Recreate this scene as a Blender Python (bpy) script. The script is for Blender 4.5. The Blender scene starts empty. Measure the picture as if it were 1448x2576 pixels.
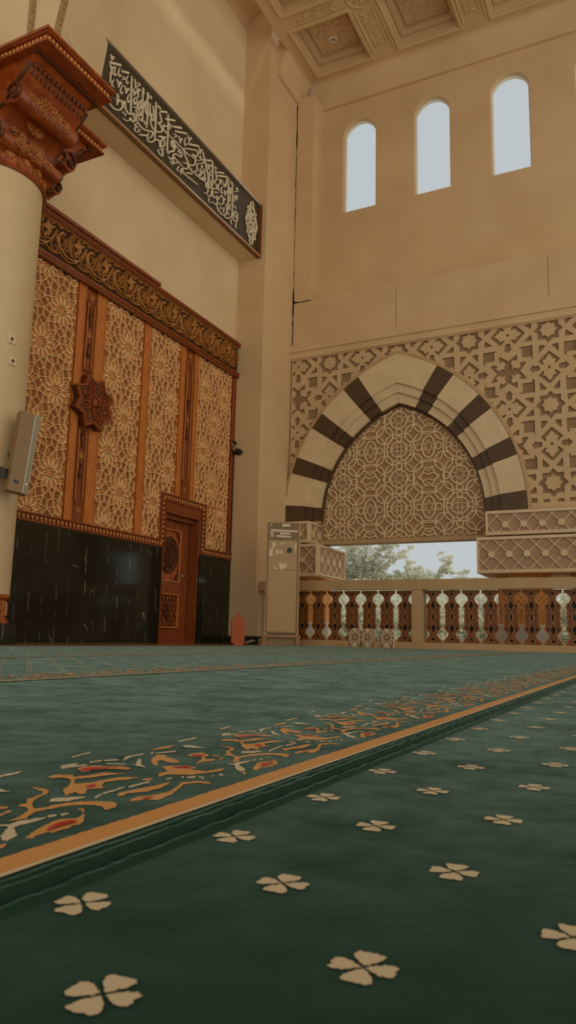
import bpy, bmesh, math, random
from mathutils import Vector, Matrix
from mathutils.geometry import tessellate_polygon
random.seed(7)
SC = bpy.context.scene
COL = SC.collection
PI = math.pi
BRIGHT, EXPO = 1.98, 0.0
CAL=[[0.026,[7.293,8.287,7.313,8.269,7.327,8.213]],[0.026,[7.327,8.217,7.347,8.291,7.372,8.279]],[0.05,[7.285,8.154,7.516,8.283]],[0.026,[7.29,8.123,7.32,8.097,7.333,8.054,7.358,8.007]],[0.026,[7.33,8.052,7.364,8.144,7.38,8.126]],[0.026,[7.32,8.027,7.318,7.986,7.327,7.856]],[0.026,[7.418,8.181,7.392,8.103,7.4,8.043,7.419,8.039,7.436,8.083]],[0.026,[7.505,8.23,7.478,8.164,7.486,8.103,7.506,8.091,7.523,8.136]],[0.05,[7.545,8.208,7.698,8.292]],[0.026,[7.551,8.134,7.616,8.147,7.589,8.104,7.559,8.09]],[0.026,[7.687,8.24,7.655,8.167,7.667,8.112,7.686,8.108,7.704,8.153]],[0.026,[7.827,8.295,7.856,8.257,7.867,8.21,7.856,8.151]],[0.026,[7.897,8.287,7.965,8.3,7.936,8.255,7.901,8.235]],[0.026,[7.388,7.952,7.358,7.883,7.368,7.842,7.406,7.848]],[0.026,[7.449,8.008,7.489,7.976,7.507,7.913]],[0.026,[7.506,7.917,7.528,8.022,7.561,7.998]],[0.026,[7.585,8.004,7.546,7.92,7.557,7.866,7.579,7.864,7.597,7.908]],[0.026,[7.614,8.028,7.655,7.995,7.673,7.932]],[0.026,[7.673,7.936,7.701,8.042,7.726,8.019]],[0.026,[7.811,8.113,7.84,8.079,7.851,8.028]],[0.026,[7.854,8.034,7.878,8.121,7.903,8.102]],[0.026,[7.888,8.202,7.917,8.168,7.931,8.127,7.959,8.073]],[0.026,[7.928,8.125,7.956,8.215,7.978,8.193]],[0.02,[7.907,8.055,7.922,7.964,7.929,7.887]],[0.026,[7.739,7.975,7.706,7.887,7.72,7.839,7.739,7.839,7.757,7.884]],[0.026,[7.877,8.024,7.845,7.95,7.867,7.916,7.884,7.947]],[0.045,[7.481,7.797,7.515,7.755]],[0.036,[7.771,8.298,7.78,8.063,7.798,7.695]],[0.036,[7.575,7.764,7.611,7.703,7.604,7.656,7.545,7.577,7.433,7.521,7.324,7.538]],[0.036,[7.584,7.76,7.627,7.731,7.652,7.792,7.679,7.698,7.74,7.66,7.806,7.688]],[0.036,[7.798,7.69,7.874,7.709,7.895,7.653,7.853,7.6,7.812,7.628]],[0.026,[7.472,7.732,7.494,7.685,7.497,7.623]],[0.026,[7.496,7.633,7.523,7.737,7.548,7.707]],[0.026,[7.623,7.611,7.648,7.591]],[0.026,[7.669,7.61,7.689,7.582]],[0.026,[7.633,7.506,7.714,7.521,7.778,7.578,7.799,7.631,7.808,7.583]],[0.026,[7.898,8.283,7.964,8.299,7.933,8.25,7.902,8.234]],[0.026,[7.874,8.023,7.849,7.95,7.857,7.906,7.877,7.904,7.892,7.948]],[0.026,[7.976,8.035,7.951,7.951,7.964,7.899,7.987,7.905,7.999,7.952]],[0.026,[8.015,8.085,8.001,8.019,8.019,7.954,8.048,7.936]],[0.036,[8.041,8.301,8.044,8.172,8.055,8.014,8.063,7.908,8.068,7.801,8.045,7.746,7.993,7.749,7.952,7.77]],[0.018,[8.045,8.296,8.073,8.21]],[0.036,[7.843,7.842,7.927,7.868,7.99,7.868,8.026,7.832,7.974,7.79,7.913,7.76,7.837,7.734]],[0.03,[7.899,7.832,7.932,7.811,7.972,7.811]],[0.036,[7.918,7.747,7.935,7.693,7.993,7.656,8.082,7.644,8.2,7.685,8.287,7.732,8.337,7.737,8.309,7.668,8.258,7.595]],[0.03,[8.072,7.986,8.088,8.042,8.11,8.113,8.121,8.127,8.117,8.079,8.107,8.022,8.131,7.966,8.17,7.938,8.21,7.954,8.231,7.997,8.224,8.172]],[0.036,[8.155,8.306,8.164,8.147,8.183,7.88,8.177,7.719]],[0.016,[8.163,8.303,8.187,8.219]],[0.02,[8.197,8.289,8.208,8.262,8.228,8.271,8.23,8.295,8.245,8.261,8.255,8.302]],[0.036,[8.224,8.172,8.24,8.031,8.267,7.965,8.303,7.939,8.335,7.95,8.343,8.001,8.33,8.093,8.303,8.182]],[0.026,[8.29,8.032,8.271,7.963]],[0.036,[8.264,7.947,8.271,7.867,8.313,7.817,8.381,7.806,8.48,7.849,8.544,7.898,8.562,7.944,8.512,7.979,8.45,7.994,8.516,8.033,8.528,8.088,8.498,8.142,8.472,8.187]],[0.036,[8.367,8.291,8.381,8.129,8.389,7.908,8.384,7.791,8.393,7.667]],[0.04,[8.414,8.272,8.438,8.243]],[0.04,[8.461,8.277,8.485,8.242]],[0.05,[8.491,8.218,8.65,8.311]],[0.036,[8.685,8.306,8.701,8.177,8.707,8.006,8.71,7.8,8.713,7.664]],[0.05,[8.634,8.184,8.871,8.314]],[0.036,[8.762,8.09,8.766,8.151,8.743,8.164,8.703,8.108,8.636,8.052,8.593,8.046,8.574,8.01,8.609,7.964,8.715,7.96,8.822,7.966,8.949,7.979]],[0.02,[8.094,7.79,8.1,7.762,8.12,7.769,8.122,7.788,8.134,7.746,8.143,7.797]],[0.026,[7.949,7.626,7.911,7.606,7.914,7.575,7.96,7.589,7.91,7.534,7.921,7.493,7.99,7.512]],[0.04,[7.992,7.579,8.023,7.55]],[0.04,[8.027,7.503,8.192,7.596]],[0.036,[8.227,7.664,8.209,7.585,8.238,7.537,8.286,7.547,8.348,7.601,8.41,7.672,8.474,7.709,8.51,7.693,8.522,7.65,8.583,7.649,8.636,7.637]],[0.045,[8.486,7.779,8.652,7.869]],[0.05,[8.832,8.184,9.053,8.303]],[0.036,[8.642,7.714,8.568,7.666,8.528,7.629,8.56,7.763,8.607,7.818,8.638,7.769,8.634,7.703]],[0.036,[8.475,7.549,8.521,7.511,8.581,7.504,8.613,7.547,8.581,7.607,8.531,7.586]],[0.036,[8.712,7.725,8.736,7.648,8.801,7.724,8.885,7.801,8.906,7.885,8.856,7.934,8.815,7.884,8.846,7.834,8.9,7.846]],[0.05,[8.828,8.183,9.058,8.312]],[0.05,[8.9,8.146,9.211,8.308]],[0.026,[8.86,8.075,8.933,8.082,8.895,8.034,8.869,8.022]],[0.026,[8.998,8.126,9.03,8.075,9.046,8.023]],[0.026,[9.046,8.026,9.073,8.127,9.098,8.114]],[0.026,[9.198,8.228,9.162,8.138,9.181,8.084,9.2,8.084,9.211,8.122]],[0.026,[9.24,8.304,9.278,8.262,9.292,8.204]],[0.026,[9.291,8.21,9.323,8.31,9.349,8.29]],[0.05,[9.262,8.155,9.566,8.309]],[0.026,[9.582,8.301,9.606,8.255,9.626,8.199]],[0.026,[9.625,8.205,9.658,8.307,9.685,8.293]],[0.036,[8.901,7.961,9.114,7.969,9.229,7.965,9.343,7.983]],[0.036,[8.743,7.685,8.829,7.734,8.888,7.789,8.892,7.844,8.868,7.916,8.831,7.927,8.808,7.883,8.829,7.839,8.883,7.85]],[0.035,[8.919,7.908,8.944,7.889]],[0.035,[8.965,7.909,8.99,7.889]],[0.036,[9.094,7.867,9.039,7.85,9.011,7.85,9.026,7.895,9.059,7.893,9.099,7.859,9.098,7.817,9.035,7.789,8.962,7.772,8.901,7.739,8.873,7.698,8.924,7.678,9.017,7.671,9.138,7.67]],[0.036,[8.878,7.684,8.875,7.606,8.913,7.589,9.0,7.649]],[0.036,[8.75,7.603,8.805,7.591,8.871,7.656]],[0.035,[8.807,7.558,8.827,7.541]],[0.035,[8.857,7.56,8.877,7.532]],[0.036,[9.132,7.981,9.195,8.027,9.362,8.117,9.496,8.184,9.556,8.179,9.54,8.12,9.486,8.043]],[0.036,[9.133,7.969,9.185,7.913,9.246,7.862,9.309,7.805,9.371,7.754,9.449,7.753,9.504,7.811]],[0.036,[9.486,8.043,9.44,8.008,9.399,8.019,9.425,8.066,9.465,8.066,9.487,8.032,9.494,7.95,9.449,7.88,9.337,7.817,9.215,7.771,9.151,7.749]],[0.036,[9.291,7.788,9.286,7.725,9.222,7.68,9.159,7.647,9.143,7.602,9.193,7.573,9.345,7.582,9.501,7.597,9.59,7.607]],[0.04,[9.265,7.632,9.424,7.705]],[0.026,[9.518,8.021,9.586,8.054,9.648,8.108,9.634,8.161,9.604,8.142,9.621,8.122]],[0.026,[9.58,8.001,9.668,8.046,9.725,8.101,9.711,8.154,9.687,8.127]],[0.026,[9.566,7.989,9.546,7.916,9.561,7.858,9.586,7.849]],[0.045,[9.679,8.029,9.714,7.982]],[0.05,[9.816,8.204,9.984,8.297]],[0.036,[9.505,7.805,9.529,7.753,9.588,7.759,9.633,7.829,9.648,7.764,9.699,7.77,9.735,7.829,9.749,7.787,9.799,7.799,9.805,7.858,9.779,7.935,9.763,8.006]],[0.026,[9.64,7.937,9.684,7.835]],[0.026,[9.683,7.84,9.707,7.935,9.734,7.914]],[0.026,[9.022,7.604,9.041,7.593,8.999,7.543,9.02,7.521,9.065,7.537]],[0.026,[9.118,7.622,9.105,7.555,9.127,7.516]],[0.036,[9.696,8.287,9.748,8.208,9.82,8.085,9.891,7.972,9.962,7.871,10.008,7.817]],[0.026,[9.862,8.175,9.912,8.082]],[0.026,[9.912,8.089,9.935,8.191,9.967,8.175]],[0.036,[10.008,8.299,10.031,8.074,10.037,7.827]],[0.026,[9.972,8.111,9.94,8.04,9.962,7.995,9.985,8.023]],[0.03,[10.069,8.248,10.102,8.221]],[0.03,[10.118,8.26,10.14,8.229]],[0.036,[10.104,8.192,10.149,8.108,10.154,8.037,10.083,7.965,10.122,7.951,10.181,7.927,10.178,7.881,10.069,7.817,9.972,7.775,9.909,7.796,9.893,7.931]],[0.045,[10.162,8.186,10.387,8.305]],[0.05,[10.197,8.141,10.5,8.301]],[0.026,[10.257,8.121,10.295,8.032]],[0.026,[10.295,8.039,10.327,8.133,10.361,8.123]],[0.026,[10.251,8.02,10.218,7.948,10.241,7.888,10.277,7.924]],[0.026,[10.348,8.018,10.322,7.935,10.345,7.881,10.381,7.925]],[0.022,[10.381,8.12,10.411,8.062,10.433,8.121,10.463,8.078,10.478,8.147]],[0.026,[10.508,8.287,10.48,8.209,10.504,8.155]],[0.036,[10.543,8.308,10.563,8.015,10.576,7.69]],[0.026,[10.596,8.278,10.671,8.284,10.614,8.224]],[0.036,[10.694,8.29,10.717,7.951,10.722,7.725,10.763,7.626,10.833,7.61,10.899,7.669,10.891,7.78,10.82,7.802,10.784,7.729,10.841,7.699,10.889,7.71]],[0.036,[10.722,7.725,10.707,7.649,10.606,7.548,10.502,7.507,10.448,7.529]],[0.026,[10.598,8.157,10.64,8.029]],[0.026,[10.64,8.037,10.652,8.166,10.679,8.159]],[0.022,[10.622,8.003,10.637,7.883]],[0.026,[10.754,8.164,10.862,8.219,10.871,8.287,10.844,8.286,10.832,8.248]],[0.026,[10.773,8.09,10.751,8.009,10.775,7.968]],[0.026,[10.806,8.125,10.846,8.032]],[0.026,[10.846,8.04,10.867,8.137,10.903,8.127]],[0.035,[10.766,7.894,10.801,7.876]],[0.035,[10.821,7.895,10.85,7.873]],[0.026,[10.429,7.997,10.467,7.914]],[0.026,[10.467,7.922,10.494,8.013,10.521,7.998]],[0.036,[9.792,7.576,9.862,7.609,9.906,7.671,9.906,7.75,9.859,7.803,9.832,7.765,9.853,7.72,9.901,7.733]],[0.035,[10.091,7.764,10.213,7.827]],[0.036,[10.011,7.754,10.017,7.67,9.971,7.614,9.875,7.588]],[0.036,[10.039,7.792,10.066,7.683,10.117,7.669,10.188,7.739,10.205,7.675,10.275,7.767,10.336,7.831,10.401,7.824,10.413,7.756,10.359,7.681,10.258,7.646,10.207,7.654]],[0.036,[10.208,7.64,10.228,7.54,10.32,7.496,10.436,7.515,10.522,7.6,10.53,7.679,10.497,7.773]],[0.026,[10.433,7.565,10.432,7.662]],[0.035,[10.439,7.853,10.461,7.82]],[0.02,[10.611,7.671,10.573,7.643,10.588,7.621,10.627,7.635,10.563,7.585]],[0.026,[10.652,7.861,10.624,7.777,10.654,7.733]],[0.026,[10.337,7.631,10.327,7.588,10.347,7.577]],[0.026,[10.698,7.583,10.689,7.518,10.725,7.491]],[0.026,[10.888,7.617,10.852,7.537,10.882,7.499]],[0.02,[9.949,7.58,9.948,7.521,9.967,7.503]],[0.026,[9.98,7.496,10.062,7.557,10.125,7.556,10.173,7.591,10.163,7.556]]]
FRZ=[[0.07,0,[0.164,5.439,0.22,5.52,0.295,5.587,0.374,5.625,0.449,5.635]],[0.018,0,[0.188,5.433,0.236,5.359,0.286,5.267,0.31,5.186]],[0.03,0,[0.124,5.437,0.177,5.385,0.197,5.303,0.207,5.247,0.25,5.225]],[0.045,0,[0.103,5.482,0.04,5.482,-0.01,5.435,-0.019,5.37,-0.009,5.314,0.032,5.257,0.091,5.214,0.173,5.181]],[0.03,0,[0.174,5.176,0.294,5.191,0.401,5.267]],[0.018,0,[-0.016,5.185,0.1,5.127,0.219,5.13,0.319,5.184,0.409,5.277]],[0.018,0,[0.007,5.42,0.056,5.402,0.069,5.354,0.035,5.295]],[0.025,0,[0.101,5.431,0.109,5.344,0.064,5.249]],[0.022,0,[0.071,5.258,0.126,5.255,0.162,5.292,0.143,5.362]],[0,1,[0.332,5.55,0.388,5.485,0.471,5.502,0.465,5.474,0.393,5.432,0.416,5.412,0.372,5.315,0.298,5.31,0.31,5.353,0.348,5.39,0.265,5.398,0.242,5.424,0.307,5.469]],[0.018,0,[0.229,5.429,0.24,5.478,0.254,5.504]],[0.018,0,[0.415,5.549,0.412,5.585,0.376,5.566,0.385,5.521,0.426,5.523,0.463,5.574,0.454,5.625,0.408,5.624]],[0.024,0,[0.289,5.318,0.318,5.276,0.399,5.294,0.449,5.378,0.491,5.468]],[0.02,0,[0.481,5.4,0.425,5.285,0.416,5.206,0.454,5.156,0.512,5.168,0.527,5.228,0.488,5.24,0.462,5.203]],[0.018,0,[0.508,5.47,0.493,5.4,0.521,5.288,0.585,5.199]],[0.035,0,[0.617,5.492,0.546,5.426,0.516,5.336,0.525,5.29]],[0.022,0,[0.319,5.178,0.389,5.138,0.49,5.132,0.588,5.175]],[0.045,0,[0.562,5.528,0.618,5.576,0.68,5.562]],[0.018,0,[0.464,5.568,0.517,5.55,0.554,5.518]],[0.018,0,[0.466,5.632,0.545,5.615,0.63,5.626,0.717,5.638]],[0.03,0,[0.7,5.63,0.723,5.577,0.691,5.536]],[0.018,0,[0.154,5.613,0.213,5.594,0.341,5.624]]]
MOT=[["o",[0.3757,0.3687,0.3872,0.3743,0.404,0.3816,0.4183,0.3859,0.4277,0.3851,0.4329,0.3793,0.4381,0.3783,0.447,0.3842,0.455,0.3921,0.4533,0.3948,0.4587,0.398,0.4566,0.3923,0.4436,0.3795,0.4316,0.3694,0.4229,0.3648,0.4164,0.366,0.4073,0.3631,0.4032,0.3654,0.3959,0.3645,0.3949,0.3681,0.3885,0.368,0.38,0.3656]],["r",[0.3961,0.3704,0.4062,0.3759,0.4157,0.3786,0.4224,0.377,0.4275,0.3736,0.4251,0.3703,0.4167,0.3701,0.4089,0.3692,0.4023,0.369,0.3957,0.3689]],["c",[0.3927,0.4085,0.3961,0.4031,0.4061,0.4054,0.4251,0.3989,0.4235,0.3966,0.4096,0.3951,0.3989,0.3964,0.3922,0.3939,0.3793,0.3789,0.3662,0.3724,0.3652,0.378,0.3743,0.387,0.3889,0.3971,0.3924,0.4001,0.3902,0.4058]],["c",[0.4239,0.3951,0.4308,0.3939,0.4353,0.3985,0.4283,0.3997]],["c",[0.433,0.3914,0.4395,0.39,0.4433,0.3939,0.4367,0.3952]],["o",[0.4027,0.4109,0.4105,0.4125,0.4231,0.417,0.4364,0.4267,0.4394,0.4327,0.4382,0.4399,0.4422,0.4418,0.4482,0.4408,0.4598,0.4512,0.4699,0.4534,0.4801,0.4559,0.4878,0.463,0.4932,0.4775,0.4952,0.4845,0.4964,0.4759,0.496,0.4666,0.4894,0.4574,0.4791,0.4512,0.4655,0.4482,0.455,0.4413,0.4423,0.4281,0.44,0.4237,0.4438,0.4205,0.4525,0.4202,0.4644,0.4182,0.4761,0.4113,0.4833,0.4001,0.4879,0.39,0.4814,0.3805,0.4719,0.3761,0.4641,0.3779,0.4704,0.384,0.4722,0.3949,0.4669,0.4031,0.4594,0.4093,0.4451,0.4131,0.4309,0.4147,0.4234,0.4114,0.4147,0.4059,0.4076,0.4078]],["o",[0.356,0.3703,0.3614,0.3688,0.3568,0.3653,0.3486,0.3624]],["o",[0.4288,0.4493,0.4339,0.4439,0.4299,0.4397,0.4229,0.4428]],["o",[0.4096,0.4284,0.4249,0.4344,0.4233,0.4292,0.4175,0.4283,0.4063,0.4249]],["c",[0.4609,0.4307,0.4716,0.4373,0.4897,0.4212,0.4861,0.4177,0.474,0.4189,0.4663,0.4224]],["o",[0.5353,0.5043,0.547,0.506,0.5557,0.493,0.5489,0.4838,0.5594,0.4797,0.5791,0.478,0.5873,0.4578,0.5715,0.4654,0.553,0.47,0.5411,0.4767,0.5243,0.4625,0.536,0.4553,0.5515,0.4537,0.5714,0.4501,0.5793,0.4344,0.5621,0.4377,0.5474,0.4453,0.5388,0.444,0.5257,0.4329,0.5281,0.4292,0.5199,0.4317,0.5116,0.4378,0.4993,0.4279,0.4941,0.4297,0.4986,0.4384,0.4892,0.4372,0.4809,0.4318,0.5,0.4524,0.5222,0.4656,0.5375,0.4785,0.5402,0.4892,0.5328,0.4967]],["r",[0.5191,0.4463,0.5301,0.4501,0.5344,0.4471,0.5243,0.4384,0.5159,0.4378]],["o",[0.5819,0.5113,0.5947,0.514,0.6039,0.5076,0.6067,0.4946,0.6158,0.4848,0.6116,0.4675,0.6025,0.4698,0.5969,0.4865,0.5825,0.4935,0.5704,0.4926,0.5757,0.5036]],["r",[0.5807,0.507,0.5943,0.5059,0.6093,0.4795,0.5991,0.4884,0.5732,0.495]],["c",[0.5736,0.5244,0.6022,0.5172,0.609,0.5234,0.5798,0.5306]],["c",[0.6138,0.5239,0.6314,0.5219,0.6379,0.5276,0.62,0.5296]],["c",[0.631,0.5194,0.6432,0.5113,0.6501,0.5169,0.6377,0.5251]],["c",[0.6289,0.5605,0.6643,0.5666,0.6705,0.5724,0.6345,0.566]],["c",[0.6435,0.507,0.6654,0.5199,0.68,0.5196,0.6944,0.5171,0.6873,0.5123,0.673,0.5142,0.6498,0.5075,0.6403,0.5021]],["c",[0.6298,0.485,0.6327,0.4807,0.6592,0.4989,0.6635,0.4977,0.6377,0.478,0.6245,0.4615,0.6266,0.4716]],["c",[0.4888,0.4084,0.5031,0.4134,0.5073,0.4179,0.4927,0.4127]],["c",[0.5047,0.4141,0.5248,0.4152,0.5295,0.4194,0.5091,0.4182]],["c",[0.5282,0.4171,0.5353,0.4163,0.5398,0.4201,0.5326,0.4209]],["c",[0.5369,0.4133,0.5648,0.4126,0.5702,0.4171,0.5418,0.4176]],["c",[0.6167,0.5041,0.6248,0.4876,0.6289,0.4908,0.6207,0.5074]],["o",[0.5038,0.3993,0.5165,0.4077,0.5245,0.4051,0.5363,0.4033,0.5563,0.3999,0.5777,0.3994,0.5647,0.394,0.5492,0.3902,0.5317,0.3908,0.5163,0.3986,0.507,0.3974]],["o",[0.4999,0.3844,0.5142,0.3863,0.5239,0.3805,0.5338,0.3747,0.5492,0.3769,0.5405,0.3708,0.5255,0.3687,0.5106,0.3707,0.5038,0.3784,0.4967,0.3806]],["r",[0.5075,0.3786,0.5196,0.3748,0.507,0.3722]],["o",[0.5753,0.4289,0.5854,0.4252,0.5745,0.419,0.57,0.4235]],["o",[0.6629,0.4852,0.6934,0.5004,0.7006,0.4958,0.688,0.4807,0.6769,0.4598,0.6656,0.4509,0.6615,0.4618,0.6695,0.4757,0.662,0.4762,0.6424,0.4602,0.6396,0.4643]],["o",[0.6398,0.4543,0.6561,0.4354,0.6523,0.4218,0.6406,0.4206,0.6401,0.4031,0.6538,0.4011,0.6633,0.3963,0.6513,0.3911,0.6363,0.3955,0.6165,0.4035,0.6112,0.4156,0.6064,0.4227,0.5922,0.423,0.6052,0.4331,0.6198,0.4333]],["r",[0.6385,0.4422,0.6538,0.4339,0.6454,0.4227,0.6378,0.434]],["o",[0.7124,0.4733,0.724,0.4738,0.7355,0.469,0.7236,0.4517,0.7095,0.4499,0.7009,0.4408,0.7069,0.4342,0.6953,0.4281,0.6832,0.4353,0.671,0.433,0.6752,0.4368,0.695,0.444,0.7084,0.4515,0.7047,0.4622]],["r",[0.7153,0.4692,0.7228,0.4584,0.7094,0.4522,0.7059,0.4605]],["c",[0.7663,0.5176,0.7752,0.5117,0.7679,0.4836,0.761,0.4932,0.7566,0.5057]],["o",[0.7133,0.5239,0.7392,0.53,0.765,0.5259,0.7395,0.5172,0.7242,0.5204]],["c",[0.7033,0.5089,0.7294,0.5011,0.7219,0.494,0.7008,0.5046]],["c",[0.5818,0.4072,0.5882,0.4056,0.5945,0.4103,0.5881,0.4119]],["c",[0.5957,0.4006,0.5986,0.3995,0.6052,0.4043,0.6023,0.4054]],["c",[0.6011,0.3982,0.6084,0.3929,0.6153,0.3976,0.6078,0.4029]],["c",[0.611,0.3919,0.606,0.3831,0.6127,0.3868,0.6179,0.3958]],["c",[0.6203,0.3833,0.6213,0.3819,0.6285,0.3864,0.6275,0.3878]],["c",[0.6269,0.3802,0.631,0.3776,0.6382,0.3822,0.6341,0.3848]],["o",[0.5224,0.3815,0.5277,0.3799,0.541,0.3764,0.5661,0.3843,0.582,0.3904,0.5942,0.3837,0.5979,0.3742,0.5894,0.3639,0.5879,0.3776,0.5759,0.3843,0.5351,0.3685,0.5123,0.3649,0.5084,0.371]],["c",[0.7882,0.5379,0.8295,0.5379,0.8393,0.5448,0.7972,0.5445]],["c",[0.8744,0.5297,0.8923,0.5261,0.9037,0.5332,0.8855,0.5367]],["c",[0.6944,0.5083,0.7014,0.5098,0.7082,0.5154,0.7011,0.5139]]]
# ------------------------------------------------------------------ helpers
def lin(c):
    return tuple(((v / 255) / 12.92 if v / 255 <= .04045 else ((v / 255 + .055) / 1.055) ** 2.4) for v in c)

MATS = {}
def mat(name, rgb, rough=.7, var=.12, scale=6., bump=.15, bscale=60., metal=0., spec=.5, coat=0., rgb2=None, stretch=(1, 1, 1), sheen=0., detail=4.):
    if name in MATS: return MATS[name]
    m = bpy.data.materials.new(name); m.use_nodes = True; MATS[name] = m
    nt = m.node_tree; N = nt.nodes; L = nt.links
    b = N['Principled BSDF']
    a = lin(rgb); c2 = lin(rgb2) if rgb2 else tuple(min(1, v * (1 - 2 * var)) for v in a)
    tc = N.new('ShaderNodeTexCoord'); mp = N.new('ShaderNodeMapping'); mp.inputs['Scale'].default_value = stretch
    L.new(tc.outputs['Object'], mp.inputs[0])
    nz = N.new('ShaderNodeTexNoise'); nz.inputs['Scale'].default_value = scale; nz.inputs['Detail'].default_value = detail
    L.new(mp.outputs[0], nz.inputs['Vector'])
    rp = N.new('ShaderNodeValToRGB'); rp.color_ramp.elements[0].position = .32; rp.color_ramp.elements[1].position = .68
    rp.color_ramp.elements[0].color = (*c2, 1); rp.color_ramp.elements[1].color = (*a, 1)
    L.new(nz.outputs['Fac'], rp.inputs[0]); L.new(rp.outputs[0], b.inputs['Base Color'])
    b.inputs['Roughness'].default_value = rough; b.inputs['Metallic'].default_value = metal
    b.inputs['Specular IOR Level'].default_value = spec; b.inputs['Coat Weight'].default_value = coat
    if sheen:
        b.inputs['Sheen Weight'].default_value = sheen; b.inputs['Sheen Roughness'].default_value = .35
    if bump:
        n2 = N.new('ShaderNodeTexNoise'); n2.inputs['Scale'].default_value = bscale; n2.inputs['Detail'].default_value = 3
        L.new(mp.outputs[0], n2.inputs['Vector'])
        bp = N.new('ShaderNodeBump'); bp.inputs['Strength'].default_value = bump; bp.inputs['Distance'].default_value = .01
        L.new(n2.outputs['Fac'], bp.inputs['Height']); L.new(bp.outputs[0], b.inputs['Normal'])
    return m

class MB:
    def __init__(s): s.v = []; s.f = []; s.m = []
    def add(s, vs, fs, mi=0):
        o = len(s.v); s.v += [tuple(p) for p in vs]
        for f in fs: s.f.append(tuple(i + o for i in f)); s.m.append(mi)
        return s
    def box(s, x0, x1, y0, y1, z0, z1, mi=0, T=None):
        vs = [(x, y, z) for z in (z0, z1) for y in (y0, y1) for x in (x0, x1)]
        if T: vs = [T(*p) for p in vs]
        return s.add(vs, [(0, 2, 3, 1), (4, 5, 7, 6), (0, 1, 5, 4), (2, 6, 7, 3), (0, 4, 6, 2), (1, 3, 7, 5)], mi)
    def prism(s, poly, w0, w1, T, mi=0, mside=None):
        n = len(poly); tr = tessellate_polygon([[Vector((p[0], p[1], 0)) for p in poly]])
        vs = [T(p[0], p[1], w0) for p in poly] + [T(p[0], p[1], w1) for p in poly]
        s.add(vs, [tuple(t) for t in tr] + [tuple(i + n for i in t[::-1]) for t in tr], mi)
        s.add(vs, [(i, (i + 1) % n, (i + 1) % n + n, i + n) for i in range(n)], mi if mside is None else mside)
        return s
    def flat(s, poly, w, T, mi=0):
        tr = tessellate_polygon([[Vector((p[0], p[1], 0)) for p in poly]])
        return s.add([T(p[0], p[1], w) for p in poly], [tuple(t) for t in tr], mi)
    def ribbon(s, pts, wid, w0, w1, T, closed=False, mi=0, taper=0., bev=.25):
        n = len(pts)
        if n < 2: return s
        if w1 - w0 > .01: w1 += random.uniform(0, .0009)
        wid *= random.uniform(.985, 1.015)
        L = []; R = []; l2 = []; r2 = []
        for i in range(n):
            if closed: a = pts[i - 1]; c = pts[(i + 1) % n]
            else: a = pts[max(i - 1, 0)]; c = pts[min(i + 1, n - 1)]
            b = pts[i]
            def nd(p, q):
                dx, dy = q[0] - p[0], q[1] - p[1]; l = math.hypot(dx, dy) or 1e-9; return dx / l, dy / l
            d1 = nd(a, b) if (a is not b and a != b) else nd(b, c); d2 = nd(b, c) if (b is not c and b != c) else d1
            tx, ty = d1[0] + d2[0], d1[1] + d2[1]; l = math.hypot(tx, ty)
            if l < .2: tx, ty = d1; l = 1
            tx /= l; ty /= l
            k = min(1.6, 1 / max(.4, tx * d1[0] + ty * d1[1]))
            f = 1.
            if taper and not closed:
                u = i / (n - 1); f = 1 - taper * abs(2 * u - 1) ** 3
            h = wid * .5 * k * f; hb = h * (1 - bev)
            L.append((b[0] - ty * h, b[1] + tx * h)); R.append((b[0] + ty * h, b[1] - tx * h))
            l2.append((b[0] - ty * hb, b[1] + tx * hb)); r2.append((b[0] + ty * hb, b[1] - tx * hb))
        wm = w0 + (w1 - w0) * .65
        vs = [T(*p, w0) for p in L] + [T(*p, wm) for p in L] + [T(*p, w1) for p in l2] + [T(*p, w1) for p in r2] + [T(*p, wm) for p in R] + [T(*p, w0) for p in R]
        fs = []
        for i in range(n if closed else n - 1):
            j = (i + 1) % n
            for k in range(5): fs.append((k * n + i, k * n + j, (k + 1) * n + j, (k + 1) * n + i))
        if not closed:
            fs.append(tuple(k * n for k in range(6))); fs.append(tuple(k * n + n - 1 for k in range(5, -1, -1)))
        return s.add(vs, fs, mi)
    def lathe(s, prof, c, seg=48, a0=0., a1=2 * PI, mi=0, rot=0.):
        full = abs(a1 - a0 - 2 * PI) < 1e-6; n = seg if full else seg + 1; vs = []
        for r, z in prof:
            for i in range(n):
                a = a0 + (a1 - a0) * i / seg + rot
                vs.append((c[0] + r * math.cos(a), c[1] + r * math.sin(a), c[2] + z))
        fs = []
        for k in range(len(prof) - 1):
            for i in range(seg):
                j = (i + 1) % n; fs.append((k * n + i, k * n + j, (k + 1) * n + j, (k + 1) * n + i))
        if full:
            if prof[0][0] > 1e-6: fs.append(tuple(range(n))[::-1])
            if prof[-1][0] > 1e-6: fs.append(tuple((len(prof) - 1) * n + i for i in range(n)))
        return s.add(vs, fs, mi)
    def tube(s, pts, r, seg=8, mi=0, r1=None):
        pts = [Vector(p) for p in pts]; n = len(pts); vs = []; fs = []
        up = Vector((0, 0, 1))
        for i, p in enumerate(pts):
            d = (pts[min(i + 1, n - 1)] - pts[max(i - 1, 0)]).normalized()
            a = d.cross(up if abs(d.z) < .95 else Vector((1, 0, 0))).normalized(); b = d.cross(a)
            rr = r if r1 is None else r + (r1 - r) * i / (n - 1)
            for k in range(seg):
                t = 2 * PI * k / seg; vs.append(p + (a * math.cos(t) + b * math.sin(t)) * rr)
        for i in range(n - 1):
            for k in range(seg):
                j = (k + 1) % seg; fs.append((i * seg + k, i * seg + j, (i + 1) * seg + j, (i + 1) * seg + k))
        fs.append(tuple(range(seg))[::-1]); fs.append(tuple((n - 1) * seg + k for k in range(seg)))
        return s.add(vs, fs, mi)
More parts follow.
